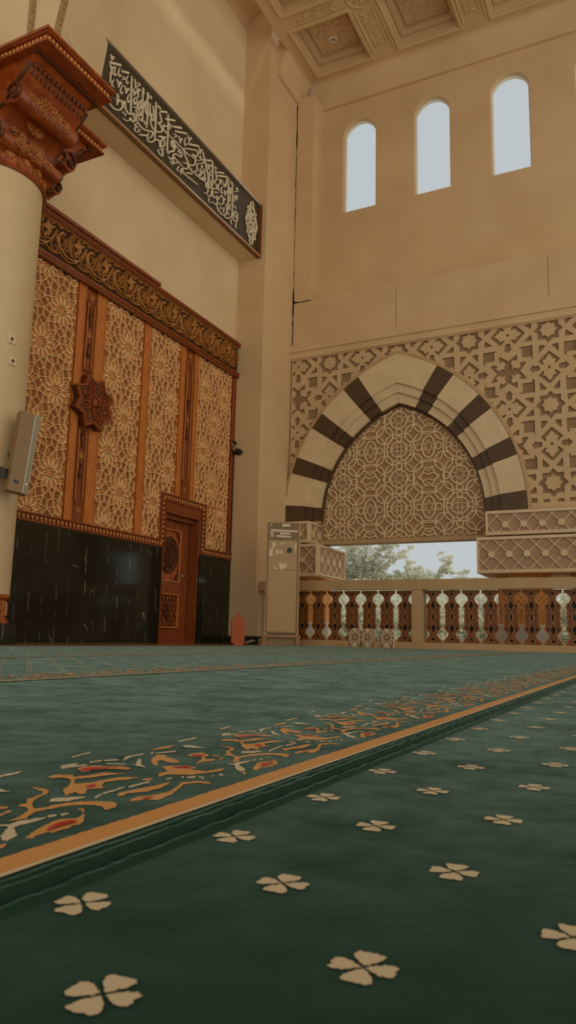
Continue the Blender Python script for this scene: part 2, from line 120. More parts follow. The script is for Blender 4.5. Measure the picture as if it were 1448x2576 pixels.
    def ball(s, c, rx, ry, rz, seg=8, rings=5, mi=0, T=None):
        vs = []
        for i in range(rings + 1):
            ph = PI * i / rings
            for k in range(seg):
                t = 2 * PI * k / seg
                p = (c[0] + rx * math.sin(ph) * math.cos(t), c[1] + ry * math.sin(ph) * math.sin(t), c[2] + rz * math.cos(ph))
                vs.append(T(*p) if T else p)
        fs = [(i * seg + k, i * seg + (k + 1) % seg, (i + 1) * seg + (k + 1) % seg, (i + 1) * seg + k) for i in range(rings) for k in range(seg)]
        return s.add(vs, fs, mi)
    def mesh(s, me, T, mi=0):
        return s.add([T(*v.co) for v in me.vertices], [tuple(p.vertices) for p in me.polygons], mi)
    def build(s, name, mats, parent=None, smooth=False, loc=None):
        me = bpy.data.meshes.new(name)
        o0 = Vector(loc) if loc is not None else Vector((0, 0, 0))
        if parent is not None and loc is None: o0 = Vector(parent['_base'])
        me.from_pydata([tuple(Vector(v) - o0) for v in s.v], [], s.f)
        for m in (mats if isinstance(mats, (list, tuple)) else [mats]): me.materials.append(m)
        me.polygons.foreach_set('material_index', s.m)
        bm = bmesh.new(); bm.from_mesh(me)
        bmesh.ops.remove_doubles(bm, verts=bm.verts, dist=1e-6)
        bmesh.ops.recalc_face_normals(bm, faces=bm.faces); bm.to_mesh(me); bm.free()
        if smooth:
            me.polygons.foreach_set('use_smooth', [True] * len(me.polygons))
            try: me.set_sharp_from_angle(angle=math.radians(38))
            except Exception: pass
        me.update()
        o = bpy.data.objects.new(name, me); COL.objects.link(o)
        if parent is not None:
            o.parent = parent
        elif loc is not None: o.location = o0
        o['_base'] = list(o0)
        return o

def plate(outer, holes, th, res=0):
    cu = bpy.data.curves.new('tmp', 'CURVE'); cu.dimensions = '2D'; cu.fill_mode = 'BOTH'; cu.extrude = th / 2
    for pl in [outer] + list(holes):
        sp = cu.splines.new('POLY'); sp.points.add(len(pl) - 1)
        for i, p in enumerate(pl): sp.points[i].co = (p[0], p[1], 0, 1)
        sp.use_cyclic_u = True
    ob = bpy.data.objects.new('tmp', cu); COL.objects.link(ob)
    dg = bpy.context.evaluated_depsgraph_get(); dg.update()
    me = bpy.data.meshes.new_from_object(ob.evaluated_get(dg))
    bpy.data.objects.remove(ob); bpy.data.curves.remove(cu)
    return me

def thing(name, label, cat, base, group=None, kind=None):
    o = bpy.data.objects.new(name, None); COL.objects.link(o); o.location = base; o['_base'] = list(base)
    o.empty_display_size = .1
    tag(o, label, cat, group, kind); return o
def tag(o, label=None, cat=None, group=None, kind=None):
    if label: o['label'] = label
    if cat: o['category'] = cat
    if group: o['group'] = group
    if kind: o['kind'] = kind
    return o
def struct(o, label=None, cat=None): o['kind'] = 'structure'; return tag(o, label, cat)

def smooth_path(pts, k=5, closed=False):
    n = len(pts)
    if n < 3: return list(pts)
    out = []
    rng = range(n) if closed else range(n - 1)
    for i in rng:
        p0 = pts[(i - 1) % n] if closed else pts[max(i - 1, 0)]; p1 = pts[i]; p2 = pts[(i + 1) % n]; p3 = pts[(i + 2) % n] if closed else pts[min(i + 2, n - 1)]
        for j in range(k):
            t = j / k
            out.append(tuple(.5 * ((2 * p1[c]) + (-p0[c] + p2[c]) * t + (2 * p0[c] - 5 * p1[c] + 4 * p2[c] - p3[c]) * t * t + (-p0[c] + 3 * p1[c] - 3 * p2[c] + p3[c]) * t ** 3) for c in (0, 1)))
    if not closed: out.append(tuple(pts[-1]))
    return out
def circ(cx, cy, r, n=20, a0=0., a1=2 * PI, ry=None):
    full = abs(a1 - a0 - 2 * PI) < 1e-6; ry = r if ry is None else ry
    return [(cx + r * math.cos(a0 + (a1 - a0) * i / n), cy + ry * math.sin(a0 + (a1 - a0) * i / n)) for i in range(n if full else n + 1)]
def star(cx, cy, R, r, n=8, rot=0.):
    return [(cx + (R if i % 2 == 0 else r) * math.cos(rot + PI * i / n), cy + (R if i % 2 == 0 else r) * math.sin(rot + PI * i / n)) for i in range(2 * n)]
def clipseg(a, b, x0, x1, y0, y1):
    dx, dy = b[0] - a[0], b[1] - a[1]; t0, t1 = 0., 1.
    for p, q in ((-dx, a[0] - x0), (dx, x1 - a[0]), (-dy, a[1] - y0), (dy, y1 - a[1])):
        if abs(p) < 1e-12:
            if q < 0: return None
        else:
            r = q / p
            if p < 0: t0 = max(t0, r)
            else: t1 = min(t1, r)
    if t1 - t0 < 1e-4: return None
    return (a[0] + dx * t0, a[1] + dy * t0), (a[0] + dx * t1, a[1] + dy * t1)
def clip_rect(poly, x0, x1, y0, y1):
    def clip(P, inside, inter):
        out = []
        for i, b in enumerate(P):
            a = P[i - 1]
            if inside(b):
                if not inside(a): out.append(inter(a, b))
                out.append(b)
            elif inside(a): out.append(inter(a, b))
        return out
    for ax, v, sg in ((0, x0, 1), (0, x1, -1), (1, y0, 1), (1, y1, -1)):
        if not poly: return []
        f = lambda p, ax=ax, v=v, sg=sg: (p[ax] - v) * sg > 0
        g = lambda a, b, ax=ax, v=v: tuple((v if k == ax else a[k] + (b[k] - a[k]) * (v - a[ax]) / (b[ax] - a[ax])) for k in (0, 1))
        poly = clip(poly, f, g)
    return poly
def runs(pts, inside, closed=False):
    P = list(pts) + ([pts[0]] if closed else []); out = []; cur = []
    for p in P:
        if inside(p): cur.append(p)
        else:
            if len(cur) > 1: out.append(cur)
            cur = []
    if len(cur) > 1: out.append(cur)
    return out

YL, YP, XE, XW, XU = 7.15, 6.555, 11.787, 13.0, 13.457
FZ = -.012
TL = lambda u, v, w: (u, YL - w, v)             # left wall: u=X, v=Z, w=out of the wall
def TX(X): return lambda u, v, w: (X - w, u, v)  # right wall planes: u=Y, v=Z
def TYp(Y): return lambda u, v, w: (u, Y - w, v)
TZ = lambda u, v, w: (u, v, w)

# ------------------------------------------------------------------ materials
PLAS = mat('cream_plaster', (222, 198, 160), .75, .05, 1.2, .12, 90, rgb2=(214, 188, 148))
PLASR = mat('tan_plaster', (214, 184, 142), .75, .05, 1.0, .12, 90, rgb2=(204, 172, 130))
COLM = mat('column_plaster', (205, 180, 141), .42, .05, 2, .05, 40, rgb2=(198, 171, 130))
BASEW = mat('tan_relief_ground', (158, 118, 78), .8, .1, 3, .1, 60)
LATF = mat('honey_petal', (200, 134, 70), .55, .08, 8, .08, 50)
LATT = mat('cream_lattice', (238, 196, 138), .6, .06, 8, .05, 60)
LATG = mat('honey_board', (152, 88, 40), .6, .1, 8, .1, 50, stretch=(1, 1, .2))
WOOD = mat('honey_wood', (202, 122, 50), .45, .1, 10, .08, 40, stretch=(4, 4, .5), rgb2=(172, 96, 36))
WOODR = mat('red_wood', (146, 74, 24), .38, .1, 10, .1, 40, stretch=(4, 4, .5), rgb2=(112, 48, 12), coat=.15)
WOODD = mat('dark_carved_wood', (96, 50, 20), .5, .15, 12, .25, 50)
FRIG = mat('frieze_ground', (58, 30, 12), .7, .15, 12, .3, 50)
FRIS = mat('frieze_scroll', (178, 122, 60), .45, .15, 14, .2, 50, rgb2=(150, 92, 38))
BEADM = mat('gilded_bead', (214, 148, 76), .3, .1, 20, .05, 50)
CAPM = mat('carved_capital', (160, 76, 26), .38, .12, 8, .12, 30, rgb2=(124, 52, 14), coat=.25)
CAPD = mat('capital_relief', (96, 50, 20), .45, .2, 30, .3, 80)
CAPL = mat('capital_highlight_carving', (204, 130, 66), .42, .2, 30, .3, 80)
LETT = mat('ivory_lettering', (236, 222, 192), .35, .05, 10, .03, 50)
PANB = mat('charcoal_board', (72, 60, 42), .45, .15, 5, .15, 60)
SILV = mat('satin_steel_frame', (216, 206, 186), .22, .08, 30, .03, 50, metal=.7)
GOLDE = mat('bronze_edge', (150, 92, 44), .4, .1, 20, .03, 50, metal=.3)
DVOU = mat('dark_brown_paint', (88, 62, 34), .55, .12, 6, .08, 60)
LVOU = mat('light_cream_paint', (222, 198, 158), .65, .06, 4, .06, 60)
TYMR = mat('screen_rib', (226, 200, 160), .6, .05, 6, .05, 60)
TYMG = mat('screen_ground', (170, 134, 94), .8, .08, 6, .1, 60)
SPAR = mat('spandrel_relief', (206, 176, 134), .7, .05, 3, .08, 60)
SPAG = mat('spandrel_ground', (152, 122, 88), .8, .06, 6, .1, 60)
BOXG = mat('block_ground', (174, 144, 112), .8, .06, 6, .1, 60)
RAILM = mat('rail_paint', (190, 158, 112), .55, .06, 4, .06, 60)
BALM = mat('baluster_wood', (132, 80, 28), .5, .12, 10, .1, 60, rgb2=(104, 58, 18))
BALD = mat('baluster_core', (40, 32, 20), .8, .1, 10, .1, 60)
BALE = mat('baluster_edge', (206, 138, 72), .5, .1, 10, .1, 60)
ACM = mat('ac_casing', (180, 146, 98), .4, .04, 2, .02, 40)
ACD = mat('ac_recess', (140, 112, 74), .5, .05, 4, .03, 40)
PAPER = mat('paper_sticker', (232, 214, 182), .7, .08, 30, .05, 60)
BLACK = mat('black_plastic', (22, 20, 18), .4, .1, 10, .02, 40)
GREYM = mat('grey_grille', (138, 126, 98), .45, .08, 80, .1, 200)
SPKM = mat('speaker_case', (134, 104, 66), .5, .05, 10, .03, 60)
WHITE = mat('white_paint', (238, 234, 224), .5, .03, 5, .03, 60)
STONE = mat('brown_floor_tile', (150, 112, 72), .22, .15, 3, .03, 30, spec=.5)
OUTO = mat('orange_carved_timber', (238, 162, 82), .55, .12, 10, .15, 60)
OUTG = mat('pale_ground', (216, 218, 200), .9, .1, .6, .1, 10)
LEAF = mat('pale_leaf', (230, 229, 214), .8, .15, 3, .05, 20, rgb2=(200, 202, 184))  # outdoor haze and overexposure put into the leaf colour as paleness
def _tr(m):
    N = m.node_tree.nodes; L = m.node_tree.links; t = N.new('ShaderNodeBsdfTranslucent'); mx = N.new('ShaderNodeMixShader'); mx.inputs[0].default_value = .5
    b = N['Principled BSDF']; L.new(b.inputs['Base Color'].links[0].from_socket, t.inputs['Color']); out = N['Material Output']
    L.new(b.outputs[0], mx.inputs[1]); L.new(t.outputs[0], mx.inputs[2]); L.new(mx.outputs[0], out.inputs['Surface'])
_tr(LEAF)
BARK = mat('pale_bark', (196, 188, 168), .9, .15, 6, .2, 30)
STEEL = mat('brushed_steel', (190, 180, 160), .3, .05, 20, .02, 50, metal=.9)
ORANGE = mat('orange_board', (170, 84, 40), .45, .06, 6, .03, 40)
FELT = mat('cable_grey', (176, 168, 150), .5, .05, 10, .02, 40)

def marble():
    m = bpy.data.materials.new('black_green_marble'); m.use_nodes = True
    N = m.node_tree.nodes; L = m.node_tree.links; b = N['Principled BSDF']
    tc = N.new('ShaderNodeTexCoord')
    def vein(rot, sc, dist, lo, hi, nscale):
        mp = N.new('ShaderNodeMapping'); mp.inputs['Rotation'].default_value = rot; mp.inputs['Scale'].default_value = sc
        L.new(tc.outputs['Object'], mp.inputs[0])
        w = N.new('ShaderNodeTexWave'); w.inputs['Scale'].default_value = 1.; w.inputs['Distortion'].default_value = dist
        w.inputs['Detail'].default_value = 4; w.inputs['Detail Scale'].default_value = 1.6; L.new(mp.outputs[0], w.inputs['Vector'])
        r = N.new('ShaderNodeValToRGB'); r.color_ramp.elements[0].position = lo; r.color_ramp.elements[1].position = hi
        L.new(w.outputs['Fac'], r.inputs[0])
        n = N.new('ShaderNodeTexNoise'); n.inputs['Scale'].default_value = nscale; n.inputs['Detail'].default_value = 6; L.new(tc.outputs['Object'], n.inputs['Vector'])
        r2 = N.new('ShaderNodeValToRGB'); r2.color_ramp.elements[0].position = .50 + nscale * 0 + (.09 if nscale < 3 else 0); r2.color_ramp.elements[1].position = .68
        L.new(n.outputs['Fac'], r2.inputs[0])
        mu = N.new('ShaderNodeMath'); mu.operation = 'MULTIPLY'; L.new(r.outputs[0], mu.inputs[0]); L.new(r2.outputs[0], mu.inputs[1])
        return mu
    v1 = vein((0, .12, 0), (1.3, 1, .22), 4, .992, 1., 5.); v2 = vein((0, .75, 0), (1.1, 1, 1.1), 9, .994, 1., 2.6)
    ad = N.new('ShaderNodeMath'); ad.operation = 'MAXIMUM'; L.new(v1.outputs[0], ad.inputs[0]); L.new(v2.outputs[0], ad.inputs[1])
    n = N.new('ShaderNodeTexNoise'); n.inputs['Scale'].default_value = 1.5; n.inputs['Detail'].default_value = 6; L.new(tc.outputs['Object'], n.inputs['Vector'])
    base = N.new('ShaderNodeMixRGB'); base.inputs[1].default_value = (.006, .007, .004, 1); base.inputs[2].default_value = (.022, .021, .012, 1); L.new(n.outputs['Fac'], base.inputs[0])
    mx = N.new('ShaderNodeMixRGB'); mx.inputs[2].default_value = (.30, .27, .17, 1); L.new(ad.outputs[0], mx.inputs[0]); L.new(base.outputs[0], mx.inputs[1])
    L.new(mx.outputs[0], b.inputs['Base Color']); b.inputs['Roughness'].default_value = .12; b.inputs['Specular IOR Level'].default_value = .4
    return m
MARB = marble()

def carpet_mat(name, c1, c2, sheen=.28):
    m = bpy.data.materials.new(name); m.use_nodes = True
    N = m.node_tree.nodes; L = m.node_tree.links; b = N['Principled BSDF']
    tc = N.new('ShaderNodeTexCoord')
    def nz(s, d=4, st=(1, 1, 1)):
        mp = N.new('ShaderNodeMapping'); mp.inputs['Scale'].default_value = st; L.new(tc.outputs['Object'], mp.inputs[0])
        n = N.new('ShaderNodeTexNoise'); n.inputs['Scale'].default_value = s; n.inputs['Detail'].default_value = d; L.new(mp.outputs[0], n.inputs['Vector']); return n
    n1 = nz(7, 5, (1.3, 1., 1)); n2 = nz(1500, 1); n3 = nz(30, 8)
    mm = N.new('ShaderNodeMath'); mm.operation = 'MULTIPLY_ADD'; mm.inputs[1].default_value = .9; L.new(n3.outputs['Fac'], mm.inputs[0]); L.new(n1.outputs['Fac'], mm.inputs[2])
    m4 = N.new('ShaderNodeMath'); m4.operation = 'MULTIPLY_ADD'; m4.inputs[1].default_value = .7; L.new(n2.outputs['Fac'], m4.inputs[0]); L.new(mm.outputs[0], m4.inputs[2])
    rp = N.new('ShaderNodeValToRGB'); rp.color_ramp.elements[0].position = .96; rp.color_ramp.elements[1].position = 1.34
    rp.color_ramp.elements[0].color = (*c1, 1); rp.color_ramp.elements[1].color = (*c2, 1)
    L.new(m4.outputs[0], rp.inputs[0]); L.new(rp.outputs[0], b.inputs['Base Color'])
    b.inputs['Roughness'].default_value = .95; b.inputs['Specular IOR Level'].default_value = .1
    sw = N.new('ShaderNodeMapRange'); sw.inputs['From Min'].default_value = .75; sw.inputs['From Max'].default_value = 1.15; sw.inputs['To Min'].default_value = sheen * .6; sw.inputs['To Max'].default_value = sheen * 1.4
    L.new(mm.outputs[0], sw.inputs[0]); L.new(sw.outputs[0], b.inputs['Sheen Weight']); b.inputs['Sheen Roughness'].default_value = .28; b.inputs['Sheen Tint'].default_value = (.62, .85, .72, 1)
    bp = N.new('ShaderNodeBump'); bp.inputs['Strength'].default_value = .35; bp.inputs['Distance'].default_value = .003
    ma = N.new('ShaderNodeMath'); ma.operation = 'MULTIPLY_ADD'; ma.inputs[1].default_value = .07; L.new(n2.outputs['Fac'], ma.inputs[0]); L.new(n3.outputs['Fac'], ma.inputs[2])
    L.new(ma.outputs[0], bp.inputs['Height']); L.new(bp.outputs[0], b.inputs['Normal'])
    return m
CG = carpet_mat('green_pile', (.0026, .0092, .0050), (.0120, .035, .0205))
CO = carpet_mat('orange_pile', (.36, .145, .034), (.50, .22, .058), .12)
CC = carpet_mat('cream_pile', (.34, .25, .14), (.50, .38, .23), .12)
CR = carpet_mat('red_pile', (.26, .012, .005), (.38, .024, .010), .15)
CMATS = [CG, CO, CC, CR]
# ------------------------------------------------------------------ floor
m = MB(); m.box(-4, 16, -5, 7.6, -.2, FZ); struct(m.build('floor', STONE))

# ------------------------------------------------------------------ carpets
def rough(poly, step=.0022, amp=.0010):
    out = []
    for i, a in enumerate(poly):
        b = poly[(i + 1) % len(poly)]; d = math.hypot(b[0] - a[0], b[1] - a[1]); k = max(1, int(d / step))
        for j in range(k):
            t = j / k; out.append((a[0] + (b[0] - a[0]) * t + random.uniform(-amp, amp), a[1] + (b[1] - a[1]) * t + random.uniform(-amp, amp)))
    return out
def pairs(l): return [(l[i], l[i + 1]) for i in range(0, len(l), 2)]
MK = {'o': 1, 'c': 2, 'r': 3}
def flower(m, x, y, near):
    for k in range(4):
        a = PI / 2 * k + .12; ca, sa = math.cos(a), math.sin(a); sc = 1. if k % 2 == 0 else .9
        pl = [(.0012, 0), (.0050, -.0034), (.0085, -.0058), (.0122, -.0066), (.0142, -.0056), (.0148, -.0020), (.0146, .0010), (.0152, .0050), (.0126, .0066), (.0085, .0056), (.0050, .0034)]
        poly = [(x + (r * ca - o * sa) * sc, y + (r * sa + o * ca) * sc) for r, o in pl]
        m.flat(rough(poly, .0011, .0006) if near else poly, .0009, TZ, 2)
def edge(m, yc, x0, x1, sgn=1, prof=None, step=.006):
    """raised stitched binding running along X; profile (dy, z)"""
    n = int((x1 - x0) / step); vs = []; k = len(prof)
    for i in range(n + 1):
        j = .0006 * math.sin(i * .9) + random.uniform(-.0004, .0004); x = x0 + (x1 - x0) * i / n
        for q, (dy, z) in enumerate(prof):
            e = 0 if q in (0, k - 1) else j * .6 + random.uniform(-.0003, .0003)
            vs.append((x, yc + sgn * dy, z + (0 if q == 0 else e)))
    fs = [(i * k + q, i * k + q + 1, (i + 1) * k + q + 1, (i + 1) * k + q) for i in range(n) for q in range(k - 1)]
    m.add(vs, fs, 0)
def border(m, y0, x0, x1, near):
    dy = y0 - .322
    m.flat([(x0, y0), (x1, y0), (x1, y0 + .0265), (x0, y0 + .0265)] if not near else
           rough([(x0, y0), (.2 + 4.5, y0), (.2 + 4.5, y0 + .0265), (x0, y0 + .0265)], .005, .0008), .0005, TZ, 1)
    if near: m.flat([(4.69, y0), (x1, y0), (x1, y0 + .0265), (4.69, y0 + .0265)], .0005, TZ, 1)
    m.flat([(x0, y0 - .0015), (x1, y0 - .0015), (x1, y0 + .003), (x0, y0 + .003)], .0012, TZ, 2)
    P = .2955; k0 = int(math.floor((x0 - .4) / P)); k1 = int(math.ceil((x1 - .4) / P))
    for k in range(k0, k1):
        for qi, (mk, l) in enumerate(MOT):
            poly = [(x + k * P, y + dy) for x, y in pairs(l)]
            if max(p[0] for p in poly) > x1 or min(p[0] for p in poly) < x0: continue
            nr = near and poly[0][0] < 1.6
            m.flat(rough(poly) if nr else poly, .0012 if mk == 'r' else .0004 + (qi % 13) * .00005, TZ, MK[mk])
def carpet(name, label, x0, x1, y0, y1, kind, slope=0., segs=1):
    m = MB()
    near = kind == 'border0'
    if kind == 'flowers':                       # foreground runner
        m.box(x0, x1, y0, y1 - .012, FZ, 0)
        edge(m, y1 - .012, x0, x1, 1, [(0, 0), (.004, .0035), (.008, .0030), (.011, -.002), (.012, -.011)])
        for r, (yy, xo) in enumerate([(.260, .305), (.190, .237), (.1155, .305), (.045, .237)]):
            for i in range(-9, 74):
                x = xo + i * .1437
                if x0 + .03 < x < x1 - .05: flower(m, x, yy, x < 1.2)
        for r in range(1, 14):
            yy = .045 - .0735 * r
            for i in range(-9, 74):
                x = (.305 if r % 2 else .237) + i * .1437
                if x0 + .03 < x < x1 - .05 and x > -yy * .5: flower(m, x, yy, False)
    else:
        m.box(x0, x1, y0 + .030, y1, FZ, 0)
        hs = 1. if near else .25
        edge(m, y0, x0, x1, 1, [(0, -.011 if near else -.002), (.001, .001), (.004, .0065 * hs), (.008, .0062 * hs), (.011, .0008), (.015, .0052 * hs), (.019, .0048 * hs), (.024, .0002), (.030, 0)])
        border(m, y0 + .034 if near else y0 + .03, x0 + .02, x1 - .02, near)
        if kind == 'border+flowers':
            for r in range(0, int((y1 - y0 - .34) / .0735)):
                yy = y0 + .31 + .0735 * r
                for i in range(-9, 76):
                    x = (.305 if r % 2 else .237) + i * .1437
                    if x0 + .03 < x < x1 - .05 and x > yy * .4: flower(m, x, yy, False)
    o = m.build(name, CMATS)
    if slope: o.rotation_euler = (0, 0, slope)
    tag(o, label, 'carpet', 'prayer carpet runners')
    return o
carpet('carpet_runner', 'green carpet strewn with cream flowers, nearest one filling the foreground', -.6, 10.85, -1.1, .289, 'flowers')
carpet('carpet_runner', 'green carpet with orange line and large red scroll border, second from the front', -.6, 10.85, .290, 1.509, 'border0')
carpet('carpet_runner', 'green carpet third from the front with its scroll border seen as a thin band', -.6, 10.85, 1.51, 2.829, 'border+flowers')
carpet('carpet_runner', 'green carpet at the back, ending at the brown floor tiles below the marble', -.6, 10.85, 2.83, 4.98, 'border+flowers')

# ------------------------------------------------------------------ left wall
DX0, DX1, DZ = 9.70, 10.73, 2.12
m = MB()
m.box(2.5, DX0, YL, YL + .35, FZ, 12.9); m.box(DX1, XE, YL, YL + .35, FZ, 12.9); m.box(DX0, DX1, YL, YL + .35, DZ, 12.9)
struct(m.build('wall_left', PLAS))
m = MB(); m.box(2.5, XE, 6.74, YL, 7.38, 8.50); struct(m.build('trim_1', PLAS))     # beam that carries the lettering
# corner pier
m = MB(); m.box(XE, 14.2, YP, YL + .35, FZ, 12.9); pier = struct(m.build('wall_back', PLASR))
m = MB(); m.box(XE - .02, XE + .24, YP - .02, YL, FZ, .125); struct(m.build('baseboard_left', BLACK))

def marble_slab(x0, x1, label):
    m = MB(); m.box(x0, x1, YL - .06, YL, FZ, 1.47)
    tag(m.build('marble_slab', MARB, loc=((x0 + x1) / 2, YL, 0)), label, 'marble panel')
marble_slab(4.0, DX0 - .02, 'broad black marble dado with white veins, between the round column and the door')
marble_slab(DX1 + .02, XE - .001, 'narrow black marble dado between the door and the corner pier')

# beaded trim
def beads(m, a, b, w, pitch=.075, r=.026, T=TL, w0=.03, mi=1):
    n = max(1, int(math.hypot(b[0] - a[0], b[1] - a[1]) / pitch))
    for i in range(n):
        t = (i + .5) / n; x = a[0] + (b[0] - a[0]) * t; z = a[1] + (b[1] - a[1]) * t
        horiz = abs(b[0] - a[0]) > abs(b[1] - a[1])
        m.ball((x, z, w), r * (.62 if horiz else .9), r * (1.25 if horiz else .95), r * .6, 8, 4, mi, T)
        m.ball((x + (pitch / 2 if horiz else 0), z + (0 if horiz else pitch / 2), w - .004), r * .25, r * .35, r * .4, 6, 3, 0, T)
def trim(pts, hw, label, name='beaded_trim'):
    m = MB()
    P = list(pts)
    m.ribbon(P, hw * 2, .0, .055, TL)
    cx = sum(p[0] for p in P) / len(P)
    for s in (-1, 1):
        off = []
        for i, p in enumerate(P):
            a = P[max(i - 1, 0)]; c = P[min(i + 1, len(P) - 1)]
            d1 = Vector((p[0] - a[0], p[1] - a[1])) if i else Vector((c[0] - p[0], c[1] - p[1]))
            d2 = Vector((c[0] - p[0], c[1] - p[1])) if i < len(P) - 1 else d1
            d1.normalize(); d2.normalize(); n1 = Vector((-d1.y, d1.x)); n2 = Vector((-d2.y, d2.x)); nn = (n1 + n2); nn = nn / max(.5, nn.dot(n1))
            off.append((p[0] + nn.x * s * hw * .82, p[1] + nn.y * s * hw * .82))
        m.ribbon(off, hw * .36, .05, .082, TL)
    for a, b in zip(P, P[1:]): beads(m, a, b, .068)
    return tag(m.build(name, [WOODR, BEADM], loc=(P[0][0], YL, P[0][1])), label, 'moulding')
trim([(4.0, 1.545), (9.655, 1.545), (9.655, 2.305), (10.825, 2.305), (10.825, 1.545), (XE - .005, 1.545)], .062,
     'red-brown egg-and-dart moulding running over the black marble and around the door head')

# lattice panels : twelve-fold rosettes on a triangular grid
def lattice_panel(x0, x1, z0, z1, rx, cut, label):
    z0c = z0
    base = ((x0 + x1) / 2, YL, z0)
    t = thing('wall_screen', label, 'lattice screen', base, 'star lattice wall panels')
    m = MB()
    if cut: m.prism([(x0, z0), (cut[0], z0), (cut[0], cut[1]), (x1, cut[1]), (x1, z1), (x0, z1)], .0, .012, TL)
    else: m.box(x0, x1, YL - .012, YL, z0, z1)
    m.build('backing_board', LATG, t)
    m = MB(); a = .3235; wd = .0135
    seen = []
    def seg(p, q):
        for c in clipparts(p, q):
            mx_, mz_, ln_ = (c[0][0] + c[1][0]) / 2, (c[0][1] + c[1][1]) / 2, math.hypot(c[0][0] - c[1][0], c[0][1] - c[1][1])
            an_ = math.atan2(c[1][1] - c[0][1], c[1][0] - c[0][0]) % PI
            if any(abs(mx_ - q[0]) < .006 and abs(mz_ - q[1]) < .006 and min(abs(an_ - q[2]), PI - abs(an_ - q[2])) < .05 for q in seen): continue
            seen.append((mx_, mz_, an_)); m.ribbon([c[0], c[1]], wd, .010, .046, TL, bev=.3)
    def clipparts(p, q):
        out = []
        if cut:
            c = clipseg(p, q, x0 + .006, cut[0] - .006, z0 + .006, z1 - .006)
            if c: out.append(c)
            c = clipseg(p, q, cut[0] - .006, x1 - .006, cut[1] + .006, z1 - .006)
            if c: out.append(c)
        else:
            c = clipseg(p, q, x0 + .006, x1 - .006, z0 + .006, z1 - .006)
            if c: out.append(c)
        return out
    cs = []
    for j in range(-8, 9):
        for i in range(-5, 6):
            cx = rx + i * .647 + (0.3235 if j % 2 else 0); cz = 3.30 + j * .5603
            if x0 - .33 < cx < x1 + .33 and z0 - .33 < cz < z1 + .33: cs.append((cx, cz))
    fill = MB()
    def fil(poly, h=.026):
        regs = [(x0, x1, z0, z1)] if not cut else [(x0, cut[0], z0, z1), (cut[0], x1, cut[1], z1)]
        for a0, a1, b0, b1 in regs:
            q = clip_rect(poly, a0 + .004, a1 - .004, b0 + .004, b1 - .004)
            if len(q) > 2: fill.prism(q, .010, h, TL)
    def path(pts, closed=False):
        P = list(pts) + ([pts[0]] if closed else [])
        for p, q in zip(P, P[1:]): seg(p, q)
    for cx, cz in cs:
        hub = [(cx + .058 * math.cos(PI / 6 * (k + .5)), cz + .058 * math.sin(PI / 6 * (k + .5))) for k in range(12)]
        fil(hub, .034)
        for k in range(12):
            b = PI / 6 * k; ca, sa = math.cos(b), math.sin(b)
            q = lambda r, o: (cx + r * ca - o * sa, cz + r * sa + o * ca)
            path([q(.068, 0), q(.166, .0405), q(.198, .0385), q(.238, 0), q(.198, -.0385), q(.166, -.0405)], True)
            fil([q(.088, 0), q(.165, .029), q(.195, .027), q(.224, 0), q(.195, -.027), q(.165, -.029)])
            for s_ in (-1, 1):
                seg(q(.238, 0), q(.3235, s_ * .0835))
            seg(q(.166, .0405), (cx + .108 * math.cos(b + PI / 12), cz + .108 * math.sin(b + PI / 12)))
            seg(q(.166, -.0405), (cx + .108 * math.cos(b - PI / 12), cz + .108 * math.sin(b - PI / 12)))
            a2 = b + PI / 12; c2, s2 = math.cos(a2), math.sin(a2)
            w = lambda r, o: (cx + r * c2 - o * s2, cz + r * s2 + o * c2)
            fil([w(.222, 0), w(.262, .030), w(.300, 0), w(.262, -.030)], .022)
        for k in range(6):
            b = PI / 3 * k + PI / 6; g = (cx + .3735 * math.cos(b), cz + .3735 * math.sin(b))
            for e in (-1, 1):
                bb = b + e * PI / 6 * .0; cc, ss = math.cos(b), math.sin(b)
                seg((cx + .3235 * cc - e * .0835 * ss, cz + .3235 * ss + e * .0835 * cc), g)
    o_ = len(m.v); m.v += fill.v; m.f += [tuple(i + o_ for i in f_) for f_ in fill.f]; m.m += [1] * len(fill.f)
    m.build('star_lattice', [LATT, LATF], t)
    # raised edge fillet
    m = MB()
    if cut: m.ribbon([(x0, z0), (cut[0], z0), (cut[0], cut[1]), (x1, cut[1]), (x1, z1), (x0, z1)], .018, .0, .03, TL, closed=True)
    else: m.ribbon([(x0, z0), (x1, z0), (x1, z1), (x0, z1)], .018, .0, .03, TL, closed=True)
    m.build('edge_fillet', WOOD, t)
Z0, Z1 = 1.61, 4.98
lattice_panel(5.6, 7.44, Z0, Z1, 7.165, None, 'widest star lattice wall panel, directly beside the round column')
lattice_panel(8.06, 8.935, Z0, Z1, 8.59, None, 'star lattice wall panel just right of the star medallion')
lattice_panel(9.13, 9.945, Z0, Z1, 9.41, (9.59, 2.37), 'star lattice wall panel notched by the door frame at its lower right corner')
lattice_panel(10.90, 11.63, Z0, Z1, 10.745, None, 'star lattice wall panel at the far right beside the corner pier') if False else None
lattice_panel(10.50, 11.63, 2.37, Z1, 10.745, None, 'star lattice wall panel above right of the door, next to the corner pier')
lattice_panel(10.89, 11.63, Z0, 2.36, 10.745, None, 'short star lattice wall panel right of the door frame, under the far lattice panel')

